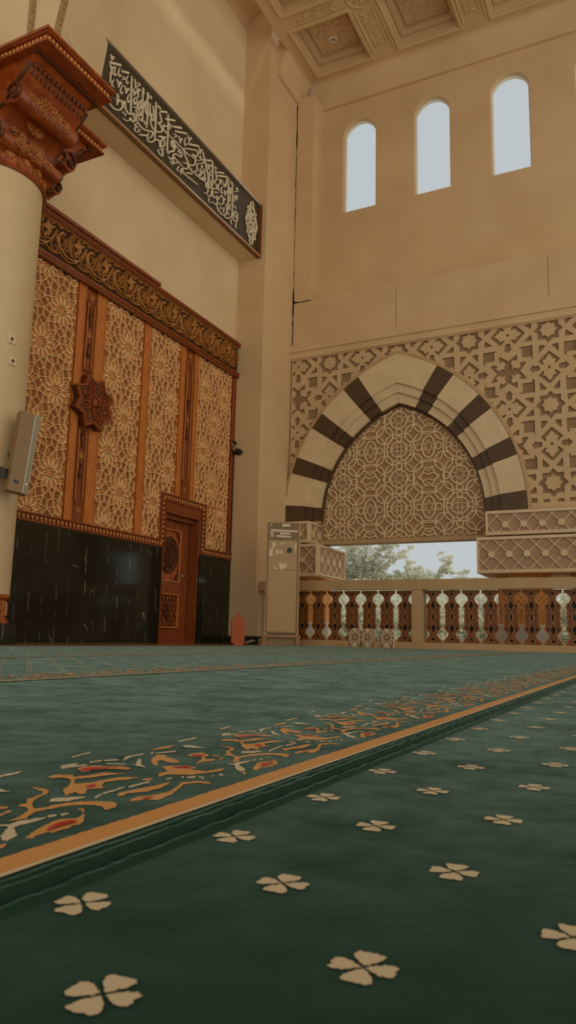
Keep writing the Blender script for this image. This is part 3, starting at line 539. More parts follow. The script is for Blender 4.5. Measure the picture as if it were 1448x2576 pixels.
def stile(x0, x1, z0, z1, label, mt=WOOD):
    m = MB(); m.box(x0, x1, YL - .045, YL, z0, z1)
    for e in (x0 + .008, x1 - .008): m.box(e - .008, e + .008, YL - .053, YL - .044, z0, z1)
    tag(m.build('wooden_stile', mt, loc=((x0 + x1) / 2, YL, z0)), label, 'wooden post', 'plain honey-coloured stiles between lattice panels')
stile(7.46, 7.605, Z0, Z1, 'flat honey wood stile on the left of the star medallion strip')
stile(7.845, 8.04, Z0, Z1, 'flat honey wood stile on the right of the star medallion strip')
stile(8.955, 9.115, Z0, Z1, 'flat honey wood stile standing alone between second and third lattice panels')
stile(9.965, 10.095, 2.37, Z1, 'flat honey wood stile above the door, left of the narrow carved strip')
stile(10.375, 10.49, 2.37, Z1, 'flat honey wood stile above the door, right of the narrow carved strip')
stile(11.65, XE - .002, Z0, Z1, 'flat honey wood stile at the end of the wall below the frieze', WOODR)

def rosette(m, cx, cz, R, w0, T=TL, n=8, mi=0):
    for k in range(n):
        a = 2 * PI * k / n
        m.ribbon([(cx, cz), (cx + R * .6 * math.cos(a), cz + R * .6 * math.sin(a)), (cx + R * math.cos(a), cz + R * math.sin(a))], R * .34, w0, w0 + .018, T, taper=.85, mi=mi)
    m.ball((cx, cz, w0 + .012), R * .22, R * .22, .012, 8, 4, mi, T)
def scrollet(m, cx, cz, h, sg, w0, T=TL, mi=0):
    pts = smooth_path([(cx - .018, cz - .5 * h * sg), (cx + .022, cz - .32 * h * sg), (cx - .015, cz - .1 * h * sg), (cx + .01, cz + .2 * h * sg), (cx, cz + .5 * h * sg)], 5)
    m.ribbon(pts, .018, w0, w0 + .02, T, taper=.6, mi=mi)
    m.ribbon(circ(cx + .012, cz - .36 * h * sg, .028, 10, 0, 5.2), .013, w0, w0 + .02, T, mi=mi)
    m.ribbon(circ(cx - .014, cz - .2 * h * sg, .02, 8, 1, 6), .011, w0, w0 + .02, T, mi=mi)
def carved_strip(x0, x1, z0, z1, med, label):
    cx = (x0 + x1) / 2; hw = (x1 - x0) / 2
    t = thing('carved_strip', label, 'carved post', (cx, YL, z0), 'carved strips with gilded flowers')
    m = MB(); m.box(x0, x1, YL - .03, YL, z0, z1); m.build('back_plank', WOODR, t)
    iw = hw * .62
    def frame(za, zb, va, vb):
        m = MB()
        pts = [(cx - iw, zb), (cx, zb - va), (cx + iw, zb), (cx + iw, za), (cx, za + vb), (cx - iw, za)]
        if va == 0: pts = [(cx - iw, zb), (cx + iw, zb)] + pts[3:]
        if vb == 0: pts = pts[:-2 if va else -2] + [(cx - iw, za)]
        m.ribbon(pts, .03, .03, .05, TL, closed=True); m.build('raised_frame', WOODR, t)
    def ropes(za, zb):
        n = int((zb - za) / .035)
        for s in (-1, 1):
            rope = MB(); rope.box(cx + s * (iw - .004) - .004, cx + s * (iw - .004) + .004, YL - .05, YL - .044, za, zb)
            for i in range(n):
                z = za + (i + .5) * (zb - za) / n
                rope.ball((cx + s * (iw - .004), z, .052), .009, .019, .008, 6, 3, 0, TL)
            rope.build('rope_edging', BEADM, t)
    if med:
        frame(med + .42, z1 - .22, .14, .0); ropes(med + .45, z1 - .24); frame(z0 + .3, med - .42, 0, -.12); ropes(z0 + .32, med - .45)
        fl = [(z1 - .14, .06), (4.28, .062), (2.53, .062), (z0 + .17, .065)]; sc = [(4.52, .24, -1), (4.06, .22, 1), (2.76, .24, -1), (2.32, .22, 1)]
    else:
        frame(z0 + .3, z1 - .22, .12, -.1); ropes(z0 + .32, z1 - .24)
        fl = [(z1 - .12, .055), (3.72, .055), (z0 + .16, .06)]; sc = [(3.98, .22, -1), (3.48, .22, 1)]
    for z, r in fl:
        q = MB(); rosette(q, cx, z, r, .03); q.build('flower_boss', CAPL, t)
    for z, h, s in sc:
        q = MB(); scrollet(q, cx, z, h, s, .03); q.build('scroll_spray', CAPD, t)
carved_strip(7.607, 7.843, Z0, Z1, 3.34, 'broad red carved strip running up behind the star medallion')
carved_strip(10.098, 10.372, 2.37, Z1, None, 'narrow red carved strip standing above the door')

# star medallion
MX, MZ, MR = 7.80, 3.30, .40
TM = lambda u, v, w: (u, YL - .05 - w, v)
t = thing('star_medallion', 'dark red carved eight-pointed star medallion fixed on the lattice wall', 'medallion', (MX, YL - .05, MZ))
m = MB(); m.prism(star(MX, MZ, MR, MR * .745, 8, PI / 8), 0, .09, TM); m.build('star_body', WOODD, t)
m = MB(); m.ribbon(star(MX, MZ, MR * .965, MR * .715, 8, PI / 8), .04, .085, .12, TM, closed=True)
m.ribbon(star(MX, MZ, MR * .84, MR * .61, 8, PI / 8), .02, .088, .105, TM, closed=True); m.build('star_rim', WOODR, t)
m = MB()
for k in range(8):
    a = PI / 4 * k + PI / 8; ca, sa = math.cos(a), math.sin(a)
    rt = lambda x, y, ca=ca, sa=sa: (MX + x * ca - y * sa, MZ + x * sa + y * ca)
    if k % 2 == 0:
        m.ribbon([rt(*p) for p in smooth_path([(.10, .0), (.16, .055), (.22, .05), (.30, 0), (.22, -.05), (.16, -.055), (.10, 0)], 4)], .014, .088, .112, TM)
        m.ribbon([rt(.12, 0), rt(.25, 0)], .012, .088, .11, TM); m.ball((*rt(.22, 0), .1), .02, .02, .015, 6, 4, 0, TM)
    else:
        m.prism([rt(*p) for p in ((.19, 0), (.22, .022), (.27, .012), (.265, 0), (.27, -.012), (.22, -.022))], .088, .108, TM)
        m.ribbon([rt(*p) for p in smooth_path([(.05, 0), (.12, .03), (.16, .01), (.2, 0)], 4)], .012, .088, .11, TM)
    m.ribbon([rt(*p) for p in smooth_path([(.06, .02), (.13, .07), (.17, .10), (.13, .11)], 4)], .011, .088, .11, TM)
    m.ribbon([rt(*p) for p in smooth_path([(.06, -.02), (.13, -.05), (.15, -.09), (.11, -.10)], 4)], .011, .088, .11, TM)
m.ribbon(circ(MX, MZ, .11, 24), .012, .088, .11, TM, closed=True); m.prism(star(MX, MZ, .06, .04, 8), .088, .115, TM)
m.build('leaf_carving', CAPM, t)

# frieze
t = thing('carved_frieze', 'dark wooden frieze carved with rolling vine scrolls above the lattice panels', 'frieze', (5.5, YL, 4.97))
m = MB(); m.box(4.6, XE - .001, YL - .05, YL, 4.97, 5.66); m.build('frieze_board', FRIG, t)
m = MB(); m.box(4.6, XE - .001, YL - .115, YL - .05, 4.97, 5.065); m.box(4.6, XE - .001, YL - .12, YL - .05, 5.58, 5.66)
m.box(4.6, 9.17, YL - .15, YL, 5.66, 5.71)
for zz, ww in ((5.02, .118), (5.62, .122)):
    x = 4.65
    while x < XE - .04:
        m.ribbon([(x - .018, zz - .022), (x + .018, zz + .022)], .017, ww - .005, ww + .012, TL); x += .042
m.build('rope_moulding', WOODR, t)
m = MB(); U = .581
x = 7.0 - 4 * U + .0
kk = 0
while x < XE:
    if x > 4.5:
        for w_, c_, l in FRZ:
            pts = [(p[0] + x + (0.0), p[1]) for p in pairs(l)]
            if max(p[0] for p in pts) > XE - .01: continue
            pts = [(p[0], min(max(p[1], 5.075), 5.575)) for p in pts]
            if c_: m.prism(pts, .05, .085, TL)
            else: m.ribbon(smooth_path(pts, 4), w_, .045, .095 if w_ < .04 else .08, TL, taper=.35)
            if w_ == .07:
                sp = smooth_path(pts, 4)
                for i in range(1, len(sp) - 1):
                    a, b = sp[i - 1], sp[i + 1]; dx, dy = b[0] - a[0], b[1] - a[1]; l_ = math.hypot(dx, dy)
                    nx, ny = -dy / l_, dx / l_; p = sp[i]
                    m.ribbon([(p[0] - nx * .032, p[1] - ny * .032), (p[0] + nx * .032, p[1] + ny * .032)], .009, .078, .094, TL)
    x += U
m.build('vine_scrolls', FRIS, t)

# ------------------------------------------------------------------ lettering panel
t = thing('calligraphy_panel', 'long charcoal panel with raised ivory Arabic lettering high on the left wall', 'sign', (9.5, 6.74, 7.36))
m = MB(); m.box(6.4, XE - .003, 6.705, 6.74, 7.36, 8.46); m.build('backing_board', PANB, t)
m = MB(); T7 = TYp(6.705)
m.box(6.4, XE - .03, 6.655, 6.705, 7.36, 7.40); m.box(6.4, XE - .03, 6.655, 6.705, 8.425, 8.455); m.build('steel_frame', SILV, t)
m = MB(); m.box(XE - .032, XE - .003, 6.645, 6.705, 7.345, 8.47); m.box(6.4, XE - .03, 6.65, 6.705, 7.352, 7.359); m.build('bronze_edge_strip', GOLDE, t)
m = MB()
for w_, l in CAL:
    pts = pairs(l)
    pts = [(p[0], min(max(p[1], 7.43), 8.40)) for p in pts]
    m.ribbon(smooth_path(pts, 5) if len(pts) > 2 else pts, w_ * .64, .012, .04, T7, taper=.45 if len(pts) > 2 else 0, bev=.3)
m.build('arabic_lettering', LETT, t)
m = MB(); cx, cz = 11.43, 7.90
m.ribbon(circ(cx, cz, .02, 8), .02, .012, .04, T7, closed=True)
for sx in (-1, 1):
    for sz in (-1, 1):
        q = lambda x, z, sx=sx, sz=sz: (cx + sx * x, cz + sz * z)
        for w_, pts in ((.024, [(0, 0), (.10, .06), (.12, .14), (.05, .13), (.03, .06)]), (.022, [(.02, .02), (.15, -.0), (.2, .05), (.16, .10), (.13, .05)]),
                        (.022, [(.01, .12), (.05, .2), (.13, .2), (.15, .14), (.2, .12)]), (.024, [(0, .17), (.07, .24), (.09, .31), (.04, .33), (.03, .27)]),
                        (.022, [(.02, .33), (.06, .38), (.0, .45)]), (.02, [(.13, .2), (.16, .26), (.12, .28)]), (.02, [(.2, .05), (.225, .0)])):
            m.ribbon(smooth_path([q(*p) for p in pts], 4), w_, .012, .04, T7, taper=.3)
m.build('arabesque_ornament', LETT, t)

# ------------------------------------------------------------------ door
d = thing('door_1', 'carved red-brown wooden door in the black marble dado', 'door', (10.2, YL + .2, 0), kind='structure')
TD = lambda u, v, w: (u, YL + .16 - w, v)
m = MB(); m.box(DX0 + .03, DX1 - .03, YL + .16, YL + .21, .03, 2.06)
for a, b, c, e in ((DX0 + .03, DX0 + .11, .03, 2.06), (DX1 - .27, DX1 - .05, .03, 2.06), (DX0 + .034, DX1 - .054, 1.86, 2.056), (DX0 + .034, DX1 - .054, .80, .98), (DX0 + .034, DX1 - .054, .034, .20)):
    m.box(a, b, YL + (.135 if e - c > 1 else .138), YL + .163 + (0 if e - c > 1 else .001), c, e)
leaf = m.build('door_leaf', WOODR, d)
m = MB()
m.ribbon([(9.84, .99), (10.43, .99), (10.43, 1.84), (9.84, 1.84)], .03, .02, .045, TD, closed=True)
m.ribbon([(9.84, .24), (10.43, .24), (10.43, .78), (9.84, .78)], .03, .02, .045, TD, closed=True)
m.build('panel_moulding', WOOD, leaf)
m = MB(); m.box(9.84, 10.43, YL + .148, YL + .16, .99, 1.84)
m.build('upper_panel', mat('door_panel_wood', (176, 88, 34), .4, .1, 12, .05, 40, stretch=(5, 5, .4)), leaf)
m = MB()
for xx in (10.05, 10.24): m.box(xx - .004, xx + .004, YL + .146, YL + .149, 1.0, 1.83)
m.build('plank_joint', FRIG, leaf)
m = MB(); ex, ez = 10.135, 1.42
m.prism(circ(ex, ez, .235, 32, ry=.30), .012, .034, TD)
m.ribbon(circ(ex, ez, .228, 32, ry=.292), .022, .03, .05, TD, closed=True)
for k in range(60):
    a = random.uniform(0, 2 * PI); r = math.sqrt(random.random()) * .86
    x, z = ex + .22 * r * math.cos(a), ez + .28 * r * math.sin(a)
    m.ribbon(circ(x, z, .02, 6, a, a + 3.6), .011, .03, .052, TD)
m.build('oval_carving', WOODD, leaf)
for sx in (-1, 1):
    for sz in (-1, 1):
        m = MB(); cx_, cz_ = ex + sx * .27, ez + sz * .40
        for p in ([(0, 0), (-.05, -.01), (-.09, 0), (-.13, -.0)], [(0, 0), (-.02, -.05), (0, -.10), (.005, -.17)], [(-.02, -.02), (-.06, -.05), (-.03, -.08), (-.01, -.05)]):
            m.ribbon(smooth_path([(cx_ + sx * q[0], cz_ + sz * q[1]) for q in p], 4), .026, .012, .035, TD, taper=.6)
        m.build('corner_spray', WOODD, leaf)
m = MB(); m.box(9.86, 10.41, YL + .150, YL + .16, .26, .76, 1)
for i in range(6):
    for j in range(6):
        x = 9.90 + i * .094 + (.047 if j % 2 else 0); z = .30 + j * .083
        if x > 10.40: continue
        if abs(x - 10.13) < .08 and abs(z - .5) < .13: continue
        m.prism([(x - .034, z), (x, z - .052), (x + .034, z), (x, z + .052)], .008, .03, TD, 0)
for k in range(26):
    a = k * 2.4; r = .018 + .006 * k ** .75; m.ribbon(circ(10.13 + r * .9 * math.cos(a), .5 + 1.4 * r * math.sin(a), .018, 6, a, a + 4), .01, .012, .034, TD, mi=1)
m.build('lower_lattice_panel', [WOODR, WOODD], leaf)
m = MB(); m.tube([(10.55, YL + .13, 1.10), (10.55, YL + .075, 1.10), (10.62, YL + .07, 1.09)], .012); m.ball((10.55, YL + .13, 1.10), .022, .01, .03)
m.build('door_handle', STEEL, leaf, smooth=True)
m = MB(); m.box(DX1 - .03, DX1, YL - .05, YL + .2, 0, DZ - .002); m.box(DX0, DX0 + .03, YL - .05, YL + .2, 0, DZ - .002); m.box(DX0 + .031, DX1 - .031, YL - .049, YL + .198, DZ - .05, DZ - .003)
m.box(DX0 + .031, DX1 - .031, YL + .05, YL + .09, DZ - .12, DZ - .051); m.box(DX0 + .031, DX1 - .031, YL - .03, YL + .199, FZ, .03); m.box(DX0 - .03, DX1 + .05, YL - .055, YL - .001, DZ - .001, 2.26)
m.build('door_frame', WOODR, d)
# ------------------------------------------------------------------ right wall (arch side)
YC = 4.29; C1, R1, C2, R2 = .947, 3.237, .699, 2.294; ZS = 2.345
AP1 = math.sqrt(R1 ** 2 - C1 ** 2); AP2 = math.sqrt(R2 ** 2 - C2 ** 2)
def pouter(th, sgn): return (YC + sgn * (-C1 + R1 * math.cos(th)), ZS + R1 * math.sin(th))
def pinner(th, sgn):
    ux, uz = math.cos(th), math.sin(th); ox = -C1 + C2
    b = ox * ux; c = ox * ox - R2 * R2; r = -b + math.sqrt(b * b - c)
    x = ox + r * ux
    if x < C2: return (YC, ZS + AP2)
    return (YC + sgn * (-C2 + x), ZS + r * uz)
TH1 = math.acos(C1 / R1)
def arch_poly(c, R, n=28, z0=None, grow=0.):
    th = math.acos(c / (R + grow)); pts = []
    for i in range(n + 1): a = th * i / n; pts.append((YC - (-c + (R + grow) * math.cos(a)), ZS + (R + grow) * math.sin(a)))
    pts = pts + [(2 * YC - p[0], p[1]) for p in pts[-2::-1]]
    if z0 is not None: pts = [(pts[0][0], z0)] + pts + [(pts[-1][0], z0)]
    return pts
inn = arch_poly(C2, R2, z0=2.30)
m = MB()
outer = [(-3.2, 2.30)] + inn + [(6.62, 2.30), (6.62, 6.92), (-3.2, 6.92)]
me = plate(outer, [], .5); m.mesh(me, lambda x, y, z: (XW + .03 + .25 + z, x, y))
# frieze band between arch relief and ledge
m.box(XW, XW + .03, -3.2, 6.60, 5.94, 6.92)
wr = struct(m.build('wall_right', PLASR))
m = MB(); m.box(12.90, 13.03, -3.2, 6.56, 5.80, 5.94); m.box(12.93, 13.03, -3.2, 6.56, 5.67, 5.80); m.box(12.96, 13.03, -3.2, 6.56, 5.645, 5.67)
struct(m.build('trim_2', PLASR))
# upper wall with four windows
holes = []
WY = [(4.92, 5.655), (3.355, 4.093), (1.812, 2.555), (.257, .993), (-1.30, -.56), (-2.85, -2.11)]
def warch(a, b, z0=8.965, zs=10.775, rise=.30):
    c = (a + b) / 2; h = (b - a) / 2; k = (rise * rise - h * h * .55 ** 2) ; pts = [(a, z0), (b, z0), (b, zs)]
    for i in range(1, 16):
        t = i / 16; x = b + (a - b) * t; u = abs(2 * t - 1); pts.append((x, zs + rise * (1 - u ** 2.1) ** .72))
    return pts + [(a, zs)]
for a, b in WY: holes.append(warch(a, b))
me = plate([(-3.2, 6.90), (6.62, 6.90), (6.62, 12.3), (-3.2, 12.3)], holes, .16)
m = MB(); m.mesh(me, lambda x, y, z: (XU + .08 + z, x, y)); m.box(XW, XU + .1, 6.144, 6.60, 6.90, 11.6)
struct(m.build('wall_right_upper', PLASR))
GLZ = bpy.data.materials.new('window_glass'); GLZ.use_nodes = True
_n = GLZ.node_tree.nodes; _p = _n['Principled BSDF']; _p.inputs['Transmission Weight'].default_value = 1; _p.inputs['Roughness'].default_value = 0.0; _p.inputs['IOR'].default_value = 1.02; _p.inputs['Base Color'].default_value = (.97, .98, 1, 1)
for i, (a, b) in enumerate(WY[:4]):
    w = thing('window_%d' % (i + 1), ['arched clerestory window nearest the corner pier', 'second arched clerestory window from the corner pier', 'third arched clerestory window, tallest fully visible', 'arched clerestory window cut off by the right edge'][i], 'window', (XU + .13, (a + b) / 2, 8.965), kind='structure')
    m = MB(); m.prism(warch(a, b), 0, .006, TX(XU + .146)); m.build('pane', GLZ, w)
    m = MB(); m.ribbon(warch(a + .01, b - .01, 8.975, 10.77, .29), .05, 0, .05, TX(XU + .158), closed=True); m.build('window_frame', WHITE, w)  # white rim stands in for the bright, lit reveal of each opening
# hairline joints and the open crack in the corner
m = MB(); z = 11.45; y = 6.565
pts = []
while z > 5.9: pts.append((y - .028 + random.uniform(-.006, .006), z)); z -= .12
wd = [(.014 if (p[1] > 10.6 or p[1] < 7.2) else .006) * random.uniform(.5, 1.6) for p in pts]
for (a, b, w_) in zip(pts, pts[1:], wd): m.ribbon([a, b], w_ * 2, 0, .002, TX(XW - .001))
m.ribbon([(6.53, 6.9), (6.50, 6.93), (6.47, 6.915), (6.44, 6.92)], .03, 0, .003, TX(XW - .001))
m.build('settlement_crack', BLACK, wr)
m = MB()
for yy, za, zb in ((4.33, 6.02, 6.78), (1.54, 6.1, 6.85)): m.box(XW - .0015, XW, yy - .003, yy + .003, za, zb)
m.build('render_joint', FRIG, wr)

# spandrel relief : plate with cut-out stars, crosses, arrows and fleurs
P_ = 1.372
def rot4(poly, k): 
    for _ in range(k): poly = [(-y, x) for x, y in poly]
    return poly
def mirx(poly): return [(-x, y) for x, y in poly]
fleur = [(0, .235), (.035, .20), (.055, .155), (.10, .155), (.115, .11), (.085, .095), (.05, .10), (.035, .085), (.0, .07)]
cell_star, isl_star = star(0, 0, .245, .185, 8, 0), star(0, 0, .145, .112, 8, PI / 8 * 0)
tri = [(.275, .075), (.30, .055), (.40, .135), (.40, .165), (.275, .165)]
rect = [(.455, .46), (.455, .215), (.475, .24), (.475, .30), (.62, .30)]
def shift(poly, dx, dy): return [(x + dx, y + dy) for x, y in poly]
holes = []
def put(poly, dx, dy):
    holes.append(shift(poly, dx, dy))
YS = [1.577 + P_ * i for i in range(-4, 5)]; ZSS = [5.495 - 1.358 * j for j in range(-1, 4)]
halfF = [(0, .30), (.185, .125), (.105, .05), (.085, .075), (.105, .105), (.10, .14), (.06, .15), (.035, .195), (0, .235), (-.035, .195), (-.06, .15), (-.10, .14), (-.105, .105), (-.085, .075), (-.105, .05), (-.185, .125)]
arrow = [(.155, 0 + .035), (.20, .052), (.255, .045), (.255, .078), (.335, 0), (.255, -.078), (.255, -.045), (.20, -.052), (.155, -.035)]
gq = [(0, .20), (.06, .25), (.155, .31), (.155, .205), (.115, .19), (.10, .215), (.065, .20), (.045, .15), (.075, .11), (.05, .06)]
gc = []
for k in range(4):
    q = gq + [(y, x) for x, y in gq[::-1]][1:]
    q = [(x, y) for x, y in q][:-1]
    rr = q
    for _ in range(k): rr = [(y, -x) for x, y in rr]
    gc += rr
sq = [(.235, .235), (.40, .235), (.40, .17), (.44, .215), (.44, .42), (.215, .42), (.17, .40), (.235, .40)]
for y in YS:
    for z in ZSS:
        put(cell_star, y, z); put(isl_star, y, z)
        for k in range(4):
            for pl in ([(.295, .05), (.335, .085), (.41, .15), (.41, .165), (.275, .165), (.275, .09)],):
                put(rot4(pl, k), y, z); put(rot4(mirx(pl), k), y, z)
        for k, (dx, dy) in enumerate(((0, -P_ / 2), (P_ / 2, 0))):
            c = rot4
            for s in (0, 2): put(c(halfF, s + k), y + dx, z + dy)
            put(c([(-.03, 0), (0, -.03), (.03, 0), (0, .03)], 0), y + dx, z + dy)
            for s in (0, 2): put(c(arrow, s + k), y + dx, z + dy)
        put(gc, y + P_ / 2, z - P_ / 2)
        for k in range(4): put(rot4(sq, k), y + P_ / 2, z - P_ / 2)
cutc = arch_poly(C1, R1, n=40, grow=-.55)
ylo, yhi, zlo, zhi = -3.1, 6.52, 2.42, 5.70
def inarch(p):
    dy = abs(p[0] - YC); dz = p[1] - ZS
    return dz > -1 and (dy + C1) ** 2 + dz ** 2 < (R1 - .55 + .02) ** 2
good = []
for h in holes:
    if all(inarch(p) for p in h) or max(p[0] for p in h) < -2.9: continue
    h2 = clip_rect(h, ylo + .02, yhi - .02, zlo + .03, zhi - .02)
    if len(h2) < 3: continue
    if any(inarch(p) for p in h2): continue
    good.append(h2)
t = thing('relief_panel', 'cream plaster wall relief of stars and crosses surrounding the striped arch', 'relief', (XW, YC, 2.4))
out2 = [(ylo, zlo - .06)] + [(cutc[0][0], zlo - .06)] + cutc + [(cutc[-1][0], zlo - .06), (yhi, zlo - .06), (yhi, zhi), (ylo, zhi)]
me = plate(out2, good, .035); m = MB(); m.mesh(me, lambda x, y, z: (XW - .0 + z, x, y)); m.build('star_relief', SPAR, t)
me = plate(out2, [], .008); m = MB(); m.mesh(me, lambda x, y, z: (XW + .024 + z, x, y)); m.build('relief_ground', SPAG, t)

# striped arch
t = thing('striped_arch', 'pointed arch of alternating dark brown and cream blocks over the opening', 'arch', (XW, YC, 2.36))
J = [0, 5.65, 17.2, 23.0, 34.4, 40.4, 51.5, 57.9]
def vouss(t0, t1, sgn, mt, name, n=8):
    m = MB(); S = [(0, 12.90), (.62, 12.90), (.62, 12.95), (.81, 12.95), (.81, 13.0), (1.02, 13.0), (1.02, 13.16), (0, 13.16)]
    vs = []
    for i in range(n + 1):
        th = t0 + (t1 - t0) * i / n; o = pouter(th, sgn); q = pinner(th, sgn)
        for s, X in S: vs.append((X, o[0] + (q[0] - o[0]) * s, o[1] + (q[1] - o[1]) * s))
    k = len(S); fs = [(i * k + a, i * k + (a + 1) % k, (i + 1) * k + (a + 1) % k, (i + 1) * k + a) for i in range(n) for a in range(k)]
    fs += [tuple(range(k)), tuple(n * k + a for a in range(k))[::-1]]
    m.add(vs, fs); return m
for sgn in (-1, 1):
    for i in range(7):
        g = .0012
        dark = i % 2 == 0
        o = vouss(math.radians(J[i]) + g, math.radians(J[i + 1]) - g, sgn, None, '').build('dark_voussoir' if dark else 'light_voussoir', DVOU if dark else LVOU, t)
        o['label'] = 'dark brown arch block' if dark else 'cream arch block'
m = vouss(math.radians(J[7]) + .0012, TH1, -1, None, '', 10); m2 = vouss(math.radians(J[7]) + .0012, TH1, 1, None, '', 10); m.add(m2.v, m2.f)
m.build('keystone', LVOU, t)
m = MB(); m.ribbon(arch_poly(C1, R1, 40, grow=.035), .07, 0, .085, TX(13.0)); m.build('outer_rim', RAILM, t)
m = MB(); m.ribbon(arch_poly(C2, R2, 40, grow=-.02), .055, 0, .05, TX(13.12)); m.build('inner_rim', DVOU, t)

# pierced screen inside the arch
inn2 = arch_poly(C2, R2, 30, z0=1.93, grow=-.01)
t = thing('arch_screen', 'tan filigree screen of circles and stars filling the head of the arch', 'screen', (13.14, YC, 1.93))
m = MB(); m.prism(inn2, 0, .05, TX(13.19)); m.build('screen_board', TYMG, t)
m = MB(); m.box(13.02, 13.3, 2.72, 5.88, 1.88, 1.95); m.build('bottom_rail', RAILM, t)
def inside_t(p):
    dy = abs(p[0] - YC) + C2; dz = p[1] - ZS
    if p[1] < 1.97: return False
    if dz < 0: return abs(p[0] - YC) < R2 - C2 - .05
    return dy * dy + dz * dz < (R2 - .055) ** 2
m = MB(); TT = TX(13.14)
def rib(pts, closed=False, w=.03, dense=True):
    if dense:
        q = []
        PP = list(pts) + ([pts[0]] if closed else [])
        for a, b in zip(PP, PP[1:]):
            k = max(1, int(math.hypot(b[0] - a[0], b[1] - a[1]) / .03))
            for j in range(k): q.append((a[0] + (b[0] - a[0]) * j / k, a[1] + (b[1] - a[1]) * j / k))
        q.append(PP[-1]); pts = q
    if closed and all(inside_t(p) for p in pts): m.ribbon(pts[:-1] if dense else pts, w, 0, .026, TT, closed=True); return
    for r in runs(pts, inside_t): m.ribbon(r, w, 0, .026, TT)
K = .565
def fly(poly, cx, cz, fx=1, fz=1): return [(cx + fx * p[0], cz + fz * p[1]) for p in poly]
for i in range(-3, 4):
    for j in range(-3, 4):
        cx = 4.32 + 2 * K * i; cz = 3.075 + 2 * K * j
        # A star circle
        rib(circ(cx, cz, .165, 28), True); rib(star(cx, cz, .105, .055, 10, PI / 2), True, .018)
        for k in range(8):
            a = PI / 4 * k + PI / 8; p1 = (cx + .165 * math.cos(a), cz + .165 * math.sin(a)); p0 = (cx + .10 * math.cos(a), cz + .10 * math.sin(a)); rib([p0, p1], w=.02)
        for k in range(4):
            a = PI / 2 * k; rib(circ(cx + .24 * math.cos(a), cz + .24 * math.sin(a), .062, 14), True, .028)
        # B square in circle
        bx, bz = cx, cz + K
        rib(circ(bx, bz, .15, 26), True); rib([(bx - .042, bz - .042), (bx + .042, bz - .042), (bx + .042, bz + .042), (bx - .042, bz + .042)], True, .02)
        for k in range(4):
            a = PI / 2 * k; rib(fly(smooth_path([(.0, 0), (.05, .055), (.0, .15)], 4), bx, bz) if 0 else [(bx + .15 * math.cos(a), bz + .15 * math.sin(a)), (bx + .075 * math.cos(a + PI / 4), bz + .075 * math.sin(a + PI / 4)), (bx + .15 * math.cos(a + PI / 2), bz + .15 * math.sin(a + PI / 2))], w=.018)
            for s in (-1, 1):
                b = a + s * .22; rib([(bx + .15 * math.cos(b), bz + .15 * math.sin(b)), (bx + .25 * math.cos(b * 1. + s * .02), bz + .25 * math.sin(b))], w=.022)
            rib(circ(bx, bz, .24, 10, a - .62, a + .62), w=.026)
        # C oval
        ox, oz = cx + K, cz + K
        rib(circ(ox, oz, .118, 26, ry=.205), True)
        rib([(ox, oz + .12), (ox + .035, oz + .05), (ox + .09, oz + .07), (ox + .05, oz), (ox + .09, oz - .07), (ox + .035, oz - .05), (ox, oz - .12), (ox - .035, oz - .05), (ox - .09, oz - .07), (ox - .05, oz), (ox - .09, oz + .07), (ox - .035, oz + .05)], True, .02)
        for s in (-1, 1): rib(circ(ox + s * .185, oz, .062, 14), True, .028)
        for s in (-1, 1): rib(smooth_path([(ox - .16, oz + s * .27), (ox, oz + s * .245), (ox + .16, oz + s * .27)], 4), w=.022)
        # D bow eyes
        dx, dz = cx + K, cz
        for s in (-1, 1):
            rib(smooth_path([(dx - .2, dz + s * .0), (dx - .1, dz + s * .07), (dx, dz + s * .045), (dx + .1, dz + s * .07), (dx + .2, dz)], 4), w=.026)
            rib(smooth_path([(dx - .13, dz + s * .04), (dx - .07, dz + s * .15), (dx, dz + s * .11), (dx + .07, dz + s * .15), (dx + .13, dz + s * .04)], 4), w=.024)
            rib(smooth_path([(dx - .15, dz + s * .2), (dx, dz + s * .165), (dx + .15, dz + s * .2)], 4), w=.024)
            rib(smooth_path([(dx + s * .10, dz + .09), (dx + s * .16, dz), (dx + s * .10, dz - .09)], 3), w=.022)
            rib([(dx + s * .2, dz + .09), (dx + s * .29, dz + .11)], w=.024); rib([(dx + s * .2, dz - .09), (dx + s * .29, dz - .11)], w=.024)
        # diamonds in circles
        for sx in (-1, 1):
            for sz in (-1, 1):
                ex_, ez_ = cx + sx * K / 2, cz + sz * K / 2; r = .168
                rib(circ(ex_, ez_, r, 26), True)
                for k in range(4):
                    a = PI / 2 * k; p = (ex_ + r * math.cos(a), ez_ + r * math.sin(a)); q = (ex_ + r * math.cos(a + PI / 2), ez_ + r * math.sin(a + PI / 2)); c = (ex_ + .075 * math.cos(a + PI / 4), ez_ + .075 * math.sin(a + PI / 4))
                    rib(smooth_path([p, c, q], 5), w=.026)
                rib([(ex_, ez_ + r), (ex_, ez_ + K - r)], w=.03)
                rib([(ex_ + r, ez_), (ex_ + K - r, ez_)], w=.026)
m.build('filigree_ribs', TYMR, t)

